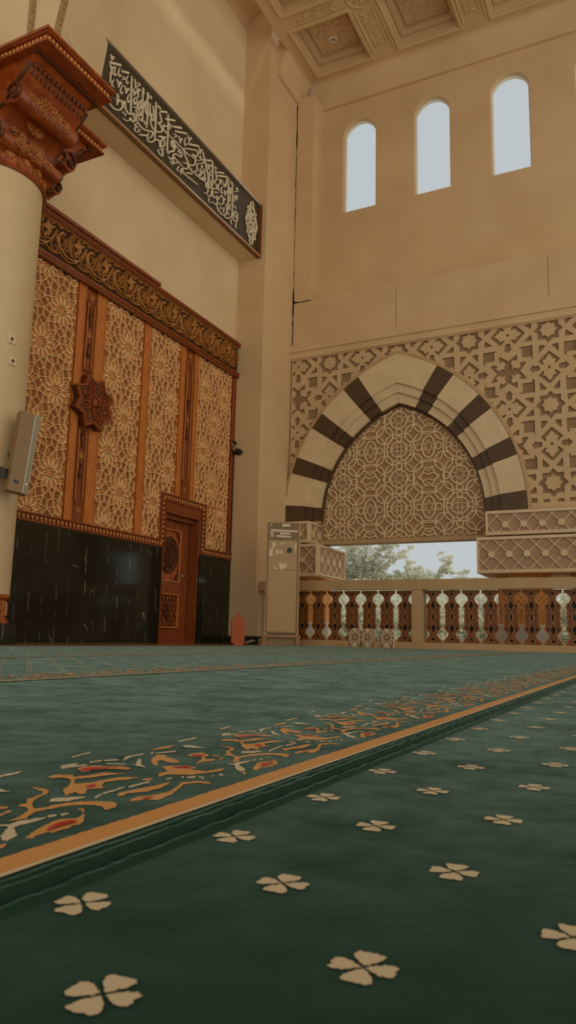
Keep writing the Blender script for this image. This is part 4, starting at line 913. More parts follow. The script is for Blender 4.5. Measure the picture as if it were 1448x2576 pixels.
# lattice blocks (stepped corbels under the arch)
def lblock(y0, y1, z0, z1, X, X1, phase, pit, zs, label, side=None):
    t = thing('lattice_block', label, 'corbel', ((X + X1) / 2, (y0 + y1) / 2, z0), 'stepped corbels under the arch ends')
    m = MB(); m.box(X, X1, y0, y1, z0, z1); m.build('block', BOXG, t)
    def face(T, u0, u1, ph, pt, zz, rot=0):
        m = MB(); fr = .035
        m.ribbon([(u0 + fr / 2, z0 + fr / 2), (u1 - fr / 2, z0 + fr / 2), (u1 - fr / 2, z1 - fr / 2), (u0 + fr / 2, z1 - fr / 2)], fr, 0, .035, T, closed=True)
        q = MB(); k0 = int((u0 - ph) / pt) - 1; k1 = int((u1 - ph) / pt) + 2
        for k in range(k0, k1):
            c = ph + k * pt
            for s in (-1, 1):
                g = clipseg((c - s * pt * 1.2, zz - pt * 1.2), (c + s * pt * 1.2, zz + pt * 1.2), u0 + fr, u1 - fr, z0 + fr, z1 - fr)
                if g: m.ribbon([g[0], g[1]], .017, 0, .024, T)
            if u0 + fr + .06 < c < u1 - fr - .06: q = MB(); q.prism(star(c, zz, .066, .048, 8, 0), 0, .036, T); q.build('star_boss', PLAS, t)
        m.build('diagonal_ribs', TYMR, t)
    face(TX(X), y0, y1, phase, pit, zs)
    if side is not None: face(side, X, X1, X + .14, pit, zs)
    m = MB(); m.box(X - .03, X1, y0 - .0, y1, z1 - .012, z1 + .02); m.box(X - .03, X1, y0, y1, z0 - .02, z0 + .012); m.build('cornice_strip', LVOU, t)
lblock(-3.1, 2.64, 1.90, 2.27, 12.64, 13.6, 2.314, .294, 2.05, 'long upper corbel with star lattice right of the arch screen')
lblock(-3.1, 2.79, 1.265, 1.83, 12.62, 13.9, 2.546, .285, 1.553, 'long lower corbel with star lattice above the balustrade on the right')
SY = lambda Y: (lambda u, v, w: (u, Y - w, v))
lblock(5.92, 6.554, 1.90, 2.27, 12.64, 13.6, 6.1, .294, 2.05, 'short upper corbel left of the arch screen, above the air conditioner', SY(5.92))
lblock(5.725, 6.554, 1.265, 1.83, 12.62, 13.9, 6.03, .285, 1.553, 'short lower corbel with brightly lit side, left of the arch opening', SY(5.725))

# outside columns under the corbels
def outcol(cx, cy, label):
    t = thing('outer_column', label, 'column', (cx, cy, FZ), 'orange timber columns outside the balustrade')
    m = MB(); m.lathe([(.56, FZ), (.56, .40), (.50, .42)], (cx, cy, 0), 8, rot=PI / 8); m.build('pedestal', WHITE, t)
    m = MB(); m.lathe([(.52, .41), (.52, .45), (.47, .47), (.47, .53), (.44, .56), (.44, 1.2), (.5, 1.22), (.5, 1.25)], (cx, cy, 0), 8, rot=PI / 8); m.build('timber_casing', OUTO, t)
    m = MB()
    for k in range(8):
        a = PI / 4 * k; ca, sa = math.cos(a), math.sin(a); r = .44 * math.cos(PI / 8)
        T = lambda u, v, w, ca=ca, sa=sa, r=r: (cx + (r + w) * ca - u * sa, cy + (r + w) * sa + u * ca, v)
        for j in range(-6, 8):
            for s in (-1, 1):
                g = clipseg((-.3 * s, .56 + j * .11 - .3), (.3 * s, .56 + j * .11 + .3), -.15, .15, .58, 1.18)
                if g: m.ribbon([g[0], g[1]], .016, 0, .014, T)
        m.ribbon([(-.16, .57), (.16, .57), (.16, 1.19), (-.16, 1.19)], .016, 0, .016, T, closed=True)
    m.build('carved_lattice', mat('amber_ribs', (246, 196, 122), .5, .1, 10, .1, 60), t)
outcol(13.25, 2.13, 'orange timber column outside the balustrade, left of the pair under the long corbel')
outcol(13.25, .92, 'orange timber column outside, right of the pair under the long corbel')
outcol(13.25, 6.20, 'orange timber column outside the balustrade, beside the air conditioner')

# ------------------------------------------------------------------ balustrade
t = thing('balustrade', 'tan balustrade with brown cut-out wooden balusters along the open arch side', 'balustrade', (11.95, 3.6, FZ))
XB = 11.90
m = MB(); m.box(XB, XB + .22, -3.0, 6.54, .945, 1.105); m.box(XB - .012, XB, -3.0, 6.54, .938, .952); m.build('top_rail', RAILM, t)
m = MB(); m.box(XB, XB + .22, -3.0, 6.54, FZ, .082); m.box(XB + .03, XB + .19, -3.0, 6.54, .082, .09); m.build('bottom_rail', RAILM, t)
for yy in (3.615, .30, -2.9):
    m = MB(); m.box(XB, XB + .22, yy - .09, yy + .09, .08, .95); m.build('post', RAILM, t)
prof = [(.923, .137), (.878, .137), (.870, .112), (.85, .085), (.82, .055), (.79, .047), (.76, .05), (.735, .068), (.70, .105), (.68, .122), (.655, .122), (.635, .108), (.605, .102), (.58, .112), (.55, .103), (.52, .109), (.49, .112), (.46, .103), (.425, .11), (.385, .105), (.355, .122), (.325, .128), (.29, .10), (.25, .064), (.22, .057), (.19, .072), (.16, .105), (.135, .128), (.115, .13), (.11, .142), (.082, .145)]
bout = [(w_, z) for z, w_ in prof] + [(-w_, z) for z, w_ in prof[::-1]]
hl = [[(-.045, .885), (.045, .885), (.0, .825)], [(0, .775), (.022, .725), (.044, .69), (.034, .655), (.015, .635), (.010, .585), (-.010, .585), (-.015, .635), (-.034, .655), (-.044, .69), (-.022, .725)],
      [(0, .565), (.018, .54), (.021, .50), (.018, .46), (0, .435), (-.018, .46), (-.021, .50), (-.018, .54)],
      [(.010, .41), (.013, .37), (.034, .35), (.046, .32), (.024, .275), (0, .225), (-.024, .275), (-.046, .32), (-.034, .35), (-.013, .37), (-.010, .41)], [(0, .185), (.03, .155), (.045, .125), (-.045, .125), (-.03, .155)]]
for s in (-1, 1):
    hl += [[(s * .062, .655), (s * .085, .675), (s * .082, .70), (s * .066, .685)], [(s * .045, .545), (s * .066, .53), (s * .07, .51), (s * .055, .52)], [(s * .045, .445), (s * .066, .46), (s * .07, .48), (s * .055, .47)], [(s * .06, .31), (s * .075, .295), (s * .09, .325), (s * .07, .345)]]
meF = plate(bout, hl, .018); meB = plate([(x * .96, z) for x, z in bout], [], .02)
F_ = MB(); F_.mesh(meF, lambda x, y, z: (z, x, y)); B_ = MB(); B_.mesh(meB, lambda x, y, z: (z, x, y))
E_ = MB()
for h in hl[:5]: E_.ribbon(h, .007, 0, .004, lambda u, v, w: (-.009 - w, u, v), closed=True)
E_.ribbon(bout, .008, 0, .003, lambda u, v, w: (-.009 - w, u, v), closed=True)
first = None
ys = [6.335 - .3115 * k for k in range(9)] + [3.372 - .3065 * k for k in range(10)] + [.075 - .3065 * k for k in range(6)]
for yy in ys:
    if first is None:
        f = MB().add([(x + XB + .09, y + yy, z) for x, y, z in F_.v], F_.f).build('baluster', BALM, t)
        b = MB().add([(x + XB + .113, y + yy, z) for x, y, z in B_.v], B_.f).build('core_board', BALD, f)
        e = MB().add([(x + XB + .09, y + yy, z) for x, y, z in E_.v], E_.f).build('edge_line', BALE, f)
        first = (f, b, e, yy)
    else:
        f = first[0].copy(); COL.objects.link(f); f.parent = t; f.location.y = yy - first[3]
        for s_ in first[1:3]: q = s_.copy(); COL.objects.link(q); q.parent = f

# ------------------------------------------------------------------ ceiling
ZC, ZR = 12.0, 12.32
m = MB(); Xs = [(8.0, 8.76), (9.98, 10.5), (11.2, 11.72), (12.94, 13.25)]; Ys = [(6.02, 6.34), (4.19, 4.88), (2.355, 3.04), (.515, 1.205), (-1.32, -.63), (-3.2, -2.47)]
for a, b in Xs: m.box(a, b, -3.2, 6.34, ZC, ZR)
for a, b in Ys:
    for (p, q), (r, s) in zip(Xs, Xs[1:]): m.box(q, r, a, b, ZC, ZR)
m.box(12.06, 13.25, 6.34, 6.60, ZC, ZR)
m.box(3.5, 13.6, -3.2, 6.35, ZR, ZR + .3); m.box(3.5, 8.0, -3.2, 6.35, ZC, ZR); m.box(-5, 3.5, -8, 7.5, ZR, ZR + .3); m.box(3.5, 13.6, -8, -3.2, ZR, ZR + .3)
def cove(path, n=10):
    vs = []; 
    for i in range(n + 1):
        a = PI / 2 * i / n; vs.append(path(1 - math.cos(a), math.sin(a)))
    return vs
def add_cove(P0, P1, f):
    A = cove(lambda s, t_: f(P0, s, t_)); B = cove(lambda s, t_: f(P1, s, t_)); n = len(A)
    m.add(A + B, [(i, i + 1, n + i + 1, n + i) for i in range(n - 1)])
add_cove(-3.2, 6.60, lambda y, s, t_: (XU + .001 if t_ == 0 else XU - .07 - .23 * s, y, 11.48 + (ZC - 11.48) * max(0, t_ - .156) / .844))
add_cove(12.06, 13.2, lambda x, s, t_: (x, YP - .001 if t_ == 0 else YP - .07 - .21 * s, 11.47 + (ZC - 11.47) * max(0, t_ - .156) / .844))
_c = [(YP - .001, 11.47)] + [(YP - .07 - .21 * (1 - math.cos(PI / 20 * i)), 11.47 + (ZC - 11.47) * max(0, math.sin(PI / 20 * i) - .156) / .844) for i in range(1, 11)] + [(YP - .001, ZC)]
m.prism(_c, 0, .004, lambda u, v, w: (12.06 + w, u, v))
# high cove of the bay next to the lettering wall
add_cove(3.0, XE + .3, lambda x, s, t_: (x, YL - .001 - .60 * s, 12.50 + .36 * t_))
m.box(2.5, 12.5, 6.35, YL + .35, 12.86, 13.0)
ceil = struct(m.build('ceiling', PLASR, smooth=True))
m = MB()
TC = lambda z: (lambda u, v, w: (u, v, z - w))
def insets(x0, x1, y0, y1):
    for g, z, w_ in ((.03, ZC + .03, .05), (.11, ZC + .12, .05), (.2, ZR, .06)):
        pass
    m.ribbon([(x0 - .06, y0 - .06), (x1 + .06, y0 - .06), (x1 + .06, y1 + .06), (x0 - .06, y1 + .06)], .06, 0, .03, TC(ZC), closed=True)
    m.ribbon([(x0 + .05, y0 + .05), (x1 - .05, y0 + .05), (x1 - .05, y1 - .05), (x0 + .05, y1 - .05)], .10, 0, .14, TC(ZR), closed=True)
    m.ribbon([(x0 + .17, y0 + .17), (x1 - .17, y0 + .17), (x1 - .17, y1 - .17), (x0 + .17, y1 - .17)], .03, 0, .03, TC(ZR), closed=True)
    cx, cy = (x0 + x1) / 2, (y0 + y1) / 2
    m.ribbon(star(cx, cy, .34, .24, 8), .02, 0, .014, TC(ZR), closed=True)
    m.ribbon(star(cx, cy, .22, .14, 8, PI / 8), .018, 0, .014, TC(ZR), closed=True)
    for sx in (-1, 1):
        for sy in (-1, 1): m.ribbon([(cx + sx * .3, cy + sy * .2), (cx + sx * .42, cy + sy * .2), (cx + sx * .36, cy + sy * .3), (cx + sx * .3, cy + sy * .42)], .018, 0, .014, TC(ZR))
CX = [(10.5, 11.2), (8.76, 9.98)]
for x0, x1 in ((11.72, 12.94), (10.5, 11.2)):
    for y0, y1 in ((4.88, 6.02), (3.04, 4.19), (1.205, 2.355), (-.63, .515)): insets(x0, x1, y0, y1)
m.build('coffer_moulding', PLASR, ceil)
m = MB()
for yb in (4.535, 2.70, .86):           # beams running along X between coffers
    for e in (-.22, .22):
        m.ribbon([(11.76, yb + e), (12.9, yb + e)], .04, 0, .03, TC(ZC))
    m.ribbon([(11.85, yb - .12), (12.0, yb), (11.85, yb + .12), (12.75, yb + .12), (12.62, yb), (12.75, yb - .12)], .025, 0, .02, TC(ZC), closed=True)
    rosette(m, 12.33, yb, .09, 0, TC(ZC)); rosette(m, 12.15, yb, .05, 0, TC(ZC), 4); rosette(m, 12.5, yb, .05, 0, TC(ZC), 4)
    rosette(m, 11.46, yb, .2, 0, TC(ZC)); m.ribbon(circ(11.46, yb, .24, 24), .03, 0, .03, TC(ZC), closed=True)
for ya, yb in ((4.95, 5.95), (3.1, 4.1), (1.3, 2.3)):
    for e in (-.18, .18): m.ribbon([(11.46 + e, ya), (11.46 + e, yb)], .035, 0, .03, TC(ZC))
    c = (ya + yb) / 2
    m.ribbon([(11.36, ya + .1), (11.46, ya + .2), (11.56, ya + .1), (11.56, yb - .1), (11.46, yb - .2), (11.36, yb - .1)], .022, 0, .02, TC(ZC), closed=True)
    rosette(m, 11.46, c, .07, 0, TC(ZC)); rosette(m, 11.46, c + .2, .04, 0, TC(ZC), 4); rosette(m, 11.46, c - .2, .04, 0, TC(ZC), 4)
m.build('beam_ornament', PLASR, ceil)
t = thing('ceiling_downlight', 'small round recessed downlight in the first ceiling coffer', 'light', (12.52, 5.52, ZR))
m = MB(); m.lathe([(.055, 0), (.085, 0), (.09, -.02), (.06, -.03), (.055, 0)], (12.52, 5.52, ZR), 20); m.build('trim_ring', WHITE, t, smooth=True)
m = MB(); m.lathe([(.0, -.004), (.055, -.006)], (12.52, 5.52, ZR), 16); m.build('lamp_glass', GREYM, t)
# ------------------------------------------------------------------ round column
CXc, CYc, RC = 5.43, 6.60, .556
t = thing('round_column', 'cream round column with red-brown carved capital and octagonal base at the left edge', 'column', (CXc, CYc, FZ))
c0 = (CXc, CYc, 0)
m = MB(); m.lathe([(.70, FZ), (.70, .185), (.68, .20)], c0, 8, rot=PI / 8); m.build('black_plinth', MARB, t)
m = MB(); m.lathe([(.60, .20), (.60, .23), (.575, .25), (.565, .27), (.565, .43), (.58, .445), (.60, .455), (.605, .48), (.57, .50), (.55, .50)], c0, 8, rot=PI / 8); bs = m.build('carved_base', CAPM, t)
m = MB()
for k in range(8):
    a = PI / 4 * k; ca, sa = math.cos(a), math.sin(a); r = .565 * math.cos(PI / 8)
    T = lambda u, v, w, ca=ca, sa=sa, r=r: (CXc + (r + w) * ca - u * sa, CYc + (r + w) * sa + u * ca, v)
    for s in (-1, 1):
        m.ribbon([(s * .105 - .08, .285), (s * .105 + .08, .285), (s * .105 + .08, .42), (s * .105 - .08, .42)], .01, 0, .012, T, closed=True)
        rosette(m, s * .105, .352, .05, 0, T)
        for q in range(10):
            b = q * 1.9; m.ribbon(circ(s * .105 + .055 * math.cos(b), .352 + .045 * math.sin(b), .014, 5, b, b + 4), .008, 0, .014, T)
m.build('base_tracery', CAPL, bs)
m = MB(); m.lathe([(RC, .495), (RC, 5.09)], c0, 96); m.build('shaft', COLM, t, smooth=True)
m = MB(); m.lathe([(RC + .002, 5.06), (RC + .03, 5.065), (RC + .045, 5.085), (RC + .03, 5.105), (RC + .015, 5.11), (RC + .015, 5.315), (RC + .035, 5.33), (RC + .07, 5.35), (RC + .075, 5.375), (RC + .05, 5.40), (.45, 5.41)], c0, 96)
neck = m.build('neck_ring', CAPM, t, smooth=True)
m = MB()
for k in range(18):
    a = 2 * PI * k / 18 + .1; ca, sa = math.cos(a), math.sin(a); r = RC + .014
    T = lambda u, v, w, a=a, r=r: (CXc + (r + w) * math.cos(a + u / r), CYc + (r + w) * math.sin(a + u / r), v)
    m.ribbon([(.098, 5.12), (.098, 5.31)], .018, 0, .014, T)
    rosette(m, 0, 5.215, .062, 0, T, 8, 1)
    for s in (-1, 1):
        for z in (5.15, 5.28): m.ribbon(circ(s * .065, z, .018, 6, 0, 4.5), .011, 0, .012, T, mi=1)
m.build('neck_stars', [CAPM, CAPL], neck)
# core and bell
m = MB(); m.box(CXc - .44, CXc + .44, CYc - .44, CYc + .44, 5.36, 6.13); m.build('capital_core', CAPM, t)
# abacus: plus-shaped plan
A_, H_ = 1.25, .53
def plus(a, h, e=0.): a += e; h += e; return [(h, -a), (h, -h), (a, -h), (a, h), (h, h), (h, a), (-h, a), (-h, h), (-a, h), (-a, -h), (-h, -h), (-h, -a)]
def TP(z): return lambda u, v, w: (CXc + u, CYc + v, z + w)
m = MB()
for e, z0, z1 in ((-.02, 6.13, 6.155), (-.045, 6.155, 6.225), (-.015, 6.225, 6.245), (0, 6.245, 6.28)): m.prism(plus(A_, H_, e), z0, z1, TP(0))
ab = m.build('abacus', CAPM, t)
m = MB(); PL = plus(A_, H_, -.045)
for a, b in zip(PL, PL[1:] + PL[:1]):
    if a[1] > .6 and b[1] > .6: continue
    n = int(math.hypot(b[0] - a[0], b[1] - a[1]) / .052)
    for i in range(n):
        x = a[0] + (b[0] - a[0]) * (i + .5) / n; y = a[1] + (b[1] - a[1]) * (i + .5) / n
        m.ball((CXc + x, CYc + y, 6.19), .017, .017, .026, 7, 4)
m.build('abacus_beads', BEADM, ab)
for i, (ca, sa) in enumerate(((1, 0), (0, -1), (-1, 0))):      # three free arms; the fourth is built into the wall
    T = lambda u, v, w, ca=ca, sa=sa: (CXc + u * ca - w * sa, CYc + u * sa + w * ca, v)
    prof = [(.2, 6.13), (1.02, 6.13), (1.02, 6.09), (.98, 6.07), (.93, 6.02), (.84, 5.90), (.80, 5.87)] + [(.735 + .105 * math.cos(x), 5.745 + .115 * math.sin(x)) for x in [1.1 - .42 * k for k in range(9)]] + \
        [(.60, 5.645), (.53, 5.60), (.46, 5.50), (.44, 5.42), (.46, 5.36), (.50, 5.36)] + [(.565 + .075 * math.cos(x), 5.31 + .078 * math.sin(x)) for x in [1.9 - .45 * k for k in range(10)]] + [(.44, 5.18), (.36, 5.10), (.2, 5.10)]
    prof = [(max(p[0], .2), p[1]) for p in prof]
    m = MB(); m.prism(prof, -.42, .42, T); br = m.build('scroll_bracket', CAPM, t, smooth=True)
    m = MB()
    for s in (-1, 1):
        TS = lambda u, v, w, T=T, s=s: T(u, v, s * (.42 + w))
        sp = [(.735 + r * math.cos(x), 5.745 + r * 1.05 * math.sin(x)) for x, r in [(1.6 - .5 * k, .10 - .008 * k) for k in range(11)]]
        s2 = [(.565 + r * math.cos(x), 5.31 + r * math.sin(x)) for x, r in [(2.2 - .55 * k, .072 - .006 * k) for k in range(11)]]
        m.ribbon(smooth_path([(.93, 6.03), (.84, 5.92), (.76, 5.87)] + sp, 3), .028, 0, .035, TS); m.ribbon(smooth_path([(.60, 5.66), (.50, 5.60), (.43, 5.48), (.42, 5.38), (.46, 5.33)], 4), .03, 0, .035, TS)
        m.ribbon(smooth_path([(.40, 5.16), (.48, 5.225)] + s2, 3), .026, 0, .035, TS)
        m.ribbon([(.62, 5.70), (.66, 5.74), (.63, 5.80), (.70, 5.85)], .022, 0, .03, TS)
        m.ball((.735, 5.745, 0), .03, .03, .05, 8, 5, 0, TS); m.ball((.565, 5.31, 0), .024, .024, .05, 8, 5, 0, TS)
    m.build('volute_edge', CAPD, br)
    m = MB()
    def leafc(u, v, w, n, R):
        for k in range(n * 4):
            a = 2.4 * k; r = R * math.sqrt((k + .5) / (n * 4)); b = a + random.uniform(-.4, .4); l = .028 * random.uniform(.7, 1.2)
            z_, y_ = v + r * .95 * math.sin(a), w + r * 1.6 * math.cos(a); dep = u + .004 - 2.6 * (z_ - v) ** 2
            m.tube([T(dep, z_, y_), T(dep + .016, z_ + l * .5 * math.sin(b), y_ + l * .5 * math.cos(b)), T(dep + .004, z_ + l * math.sin(b), y_ + l * math.cos(b))], .009, 5, 0, .003)
    for (u, v, w, n, R) in ((.84, 5.76, -.02, 16, .11), (.83, 5.74, -.22, 8, .06), (.83, 5.74, .2, 8, .06), (.60, 5.63, 0, 14, .07), (.645, 5.31, .0, 14, .085), (.64, 5.30, -.2, 7, .05), (.64, 5.3, .2, 7, .05), (.50, 5.52, -.12, 10, .06), (.50, 5.52, .14, 10, .06)): leafc(u, v, w, n, R)
    m.build('acanthus_sprays', CAPL, br)
    m = MB()                                       # leaf row between the bracket and the abacus
    n = 13
    for k in range(n):
        w = -.38 + .76 * k / (n - 1)
        m.ball((.955, 6.03, w), .02, .045, .018, 6, 4, 0, T); m.ball((.90, 5.97, w + .02), .016, .04, .012, 6, 4, 0, T)
    m.box(1.0, 1.06, 6.10, 6.13, -.46, .46, 0, lambda x, y, z: T(x, y, z))
    m.build('leaf_row', CAPD, br)
m = MB()                                          # dark foliage in the front left corner and on the bell
for k in range(46):
    z = random.uniform(5.42, 5.62); y = CYc - .44 - .03; x = CXc + random.uniform(-.4, .4); m.ball((x, y, z - .1 * abs(x - CXc)), .03, .02, .03, 6, 4)
for k in range(46):
    z = random.uniform(5.44, 5.95); x = CXc - .44 - .02; y = CYc + random.uniform(-.3, .25); m.ball((x, y, z), .02, .03, .03, 6, 4)
m.build('bell_foliage', CAPD, t)

# arch springing from the capital
t = thing('upper_arch', 'plastered arch springing from the carved capital with beaded edges, cut off at top left', 'arch', (CXc, 6.4, 6.28))
YF = 6.07
zs = [6.28 + .25 * i for i in range(28)]
fx = lambda z: 5.746 + .16 * (z - 7.1) + .012 * max(0, z - 7.7) ** 2
bx_ = lambda z: 7.165 + .14 * (z - 7.37) + .012 * max(0, z - 9.4) ** 2 - 2.2 * max(0, 7.40 - z)
m = MB(); vs_ = []
for z in zs: vs_ += [(4.0, YF, z), (fx(z), YF, z), (max(bx_(z), fx(z)), 6.735, z), (4.0, 6.735, z)]
n_ = len(zs); m.add(vs_, [(i * 4 + k, i * 4 + (k + 1) % 4, (i + 1) * 4 + (k + 1) % 4, (i + 1) * 4 + k) for i in range(n_ - 1) for k in range(4)] + [(0, 1, 2, 3), tuple(4 * (n_ - 1) + k for k in (3, 2, 1, 0))])
m.build('arch_body', PLAS, t)
TF = TYp(YF)
BP = mat('aged_bead_plaster', (172, 138, 92), .7, .2, 20, .2, 50)
for line in ([(fx(z) - .05, z) for z in zs], [(5.31, z) for z in zs]):
    m = MB(); m.ribbon(line, .09, 0, .02, TF)
    for a, b in zip(line, line[1:]):
        for j in range(3):
            x = a[0] + (b[0] - a[0]) * (j + .5) / 3; z = a[1] + (b[1] - a[1]) * (j + .5) / 3
            m.ball((x, z, .02), .022, .036, .022, 6, 4, 0, TF)
    m.build('beaded_edge', BP, t)

# sockets on the column
def on_col(px, z):                                # point on the shaft facing the room
    return px, z
for ang, z, lb in ((-1.72 + .10, 3.17, 'upper white wall socket on the round column'), (-1.66 + .10, 2.94, 'lower white wall socket on the round column')):
    x, y = CXc + RC * math.cos(ang), CYc + RC * math.sin(ang)
    t = thing('wall_socket', lb, 'socket', (x, y, z), 'sockets on the column')
    T = lambda u, v, w, ang=ang, z=z: (CXc + (RC + w) * math.cos(ang) - u * math.sin(ang), CYc + (RC + w) * math.sin(ang) + u * math.cos(ang), z + v)
    m = MB(); m.prism([(-.045, -.045), (.045, -.045), (.045, .045), (-.045, .045)], -.005, .012, T); m.ribbon(circ(0, 0, .03, 16), .008, .01, .018, T, closed=True); m.build('face_plate', PLAS, t)
    m = MB(); m.prism(circ(0, 0, .018, 12), .01, .0135, T); m.build('socket_hole', BLACK, t)

# column loudspeaker
spx = Vector((5.495, 5.86, 1.94)); t = thing('column_speaker', 'slim tan column loudspeaker leaning on a bracket on the round column', 'loudspeaker', spx)
Rm = Matrix.Rotation(math.radians(5.5), 4, Vector((0.62, -.78, 0)).normalized()) @ Matrix.Rotation(0, 4, 'Z')
tl = Matrix.Rotation(math.atan2(.1, .87), 3, 'Y')
def TSP(u, v, w):                                 # u along width, v up, w towards room
    ca = math.radians(-20); x = u * math.cos(ca) - (-w) * math.sin(ca); y = u * math.sin(ca) + (-w) * math.cos(ca)
    p = tl @ Vector((x, y, v)); return (spx.x + p.x, spx.y + p.y, spx.z + p.z)
m = MB(); m.box(-.095, .055, -.43, .43, -.06, .05, 0, TSP); m.build('case', SPKM, t)
m = MB(); m.box(.057, .115, -.43, .43, -.055, .055, 0, TSP); m.box(.0565, .060, -.43, .43, .05, .058, 1, TSP); m.build('grille', [GREYM, WHITE], t)
m = MB(); m.box(-.05, .0, -.34, -.31, .05, .054, 0, TSP); m.box(.075, .09, -.34, -.32, .055, .062, 1, TSP); m.build('rating_plate', [BLACK, WHITE], t)
m = MB(); m.box(-.16, -.09, -.30, -.20, -.03, -.02, 0, TSP); m.box(-.165, -.155, -.31, -.19, -.10, .0, 0, TSP); m.box(-.06, -.03, -.02, .02, -.2, -.06, 0, TSP); m.build('wall_bracket', BLACK, t)

# CCTV camera and its cable
t = thing('security_camera', 'small black security camera at the end of the lattice wall beside the corner pier', 'camera', (11.74, 7.10, 3.58))
m = MB(); m.ball((11.70, 7.06, 3.57), .05, .05, .05, 12, 8); m.ball((11.70, 7.09, 3.66), .045, .04, .05, 10, 6); m.build('dome_housing', SPKM, t, smooth=True)
m = MB(); m.tube([(11.74, 7.05, 3.54), (11.80 - .03, 6.93, 3.50)], .055, 14); m.ball((11.72, 7.06, 3.69), .07, .03, .035, 10, 6); m.build('lens_barrel', BLACK, t, smooth=True)
m = MB(); m.lathe([(0, 0), (.03, .0)], (11.765, 6.925, 3.50), 12); m.build('lens', GREYM, t)
m = MB(); m.tube([(11.765, 7.085, 3.5), (11.77, 7.09, 3.0), (11.765, 7.085, 2.3), (11.77, 7.09, 1.7), (11.765, 7.075, 1.5)], .008, 6)
tag(m.build('camera_cable', BLACK), 'thin black cable running down from the security camera', 'cable')

# ------------------------------------------------------------------ floor-standing air conditioner
AX = 11.10
t = thing('air_conditioner', 'tall tan floor-standing air conditioner with torn stickers in front of the corner pier', 'air conditioner', (AX + .2, 5.67, .155))
def ay(px): return 5.98 - (px - 672) * .0075
def az(py): return .157 + (1597 - py) * .00667
PHI = math.atan2(5.667, AX)
def TA(u, v, w): return (AX - (u - 5.667) * .885 * math.sin(PHI) - w * math.cos(PHI), 5.667 + (u - 5.667) * .885 * math.cos(PHI) - w * math.sin(PHI), v)
TB = lambda x, y, z: TA(y, z, AX - x)
m = MB(); m.prism([(5.35, .157), (5.985, .157), (5.985, 2.02), (5.97, 2.035), (5.365, 2.035), (5.35, 2.02)], -.34, 0, TA); m.build('casing', ACM, t)
m = MB(); m.ribbon([(5.385, .2), (5.95, .2), (5.95, 2.005), (5.385, 2.005)], .022, 0, .012, TA, closed=True); m.box(AX - .004, AX, 5.43, 5.90, 1.225, 1.231, 0, TB); m.build('front_trim', ACD, t)
m = MB(); m.box(AX - .006, AX, ay(750), ay(679), az(1362), az(1321), 0, TB)
for k in range(7): m.box(AX - .013, AX - .006, ay(749), ay(680), az(1324 + 5.4 * k) - .004, az(1324 + 5.4 * k) + .004, 0, TB)
m.build('air_outlet', ACD, t)
Z4 = lambda x, y: (ay(640 + x / 5.57), az(1280 + y / 5.57))
m = MB()
for pl in ([(385, 230), (505, 230), (500, 268), (392, 268)], [(230, 308), (612, 318), (610, 345), (232, 338)], [(225, 350), (268, 350), (265, 380), (225, 378)], [(360, 352), (500, 352), (500, 380), (364, 380)], [(235, 388), (275, 388), (270, 416), (236, 416)], [(316, 388), (512, 396), (514, 422), (308, 418)],
           [(228, 232), (250, 232), (248, 258), (232, 262)]):
    m.flat([Z4(*p) for p in pl], .0148, TA)
m.build('label_strip', PAPER, t)
for pl in ([(250, 490), (312, 490), (302, 535), (262, 590), (266, 680), (220, 686), (220, 602), (262, 560)], [(302, 600), (352, 590), (356, 636), (312, 668)], [(376, 588), (394, 588), (402, 652), (368, 640)],
           [(360, 758), (400, 788), (466, 784), (460, 830), (404, 882), (368, 860)], [(274, 800), (346, 880), (300, 872)], [(365, 500), (440, 490), (436, 512), (370, 514)], [(570, 540), (592, 480), (600, 500), (584, 650)], [(500, 492), (532, 494), (528, 512), (504, 510)]):
    m = MB(); m.prism([Z4(*p) for p in pl], 0, .003, TA); m.build('torn_sticker', PAPER, t)
kc = Z4(502, 597)
m = MB(); m.prism(circ(*kc, .047, 20), 0, .02, TA); m.build('control_knob', BLACK, t)
m = MB()
for k in range(11):
    a = -.4 - .42 * k * .75 + PI; m.ball((kc[0] + .068 * math.cos(a), kc[1] + .068 * math.sin(a), .002), .006, .006, .004, 6, 4, 0, TA)
m.build('dial_marks', PAPER, t)
m = MB(); m.box(AX - .006, AX, 5.40, 5.93, .165, .18, 0, TB); m.build('bottom_slot', BLACK, t)
t = thing('wooden_stand', 'low brown wooden stand under the air conditioner', 'stand', (AX + .2, 5.67, FZ))
m = MB(); m.box(AX - .03, AX + .37, 5.31, 6.03, .115, .155, 0, TB); m.build('deck', mat('stand_wood', (166, 124, 78), .6, .15, 10, .1, 50), t)
m = MB(); m.box(AX + .02, AX + .34, 5.38, 5.96, FZ, .115, 0, TB); m.build('recessed_box', ACD, t)
for x, y in ((AX - .02, 5.32), (AX - .02, 5.94), (AX + .28, 5.32), (AX + .28, 5.94)):
    m = MB(); m.box(x, x + .07, y, y + .08, FZ, .115, 0, TB); m.build('leg', MATS['stand_wood'], t)
m = MB(); m.tube([(AX - .02 + .01 * math.sin(a), 5.86 + .045 * math.cos(a), .055 + .045 * math.sin(a)) for a in [i * .5 for i in range(14)]] + [(AX - .02, 5.72, .03), (AX - .02, 5.66, .06)], .006, 6)
tag(m.build('coiled_cable', FELT), 'coiled grey cable lying under the air conditioner', 'cable')
m = MB(); m.tube([(10.9, 6.35, .07), (10.85, 6.28, .03), (10.8, 6.15, .035), (10.85, 6.06, .07)], .007, 6)
m.tube([(10.6, 6.25, -.005), (10.7, 6.22, .0), (10.85, 6.15, .02), (10.95, 6.07, .06)], .007, 6); m.tube([(10.9, 6.35, .07), (10.96, 6.42, .12), (11.1, 6.5, .13)], .006, 6)
tag(m.build('loose_cable', FELT), 'loose pale cables on the floor between orange board and air conditioner', 'cable')
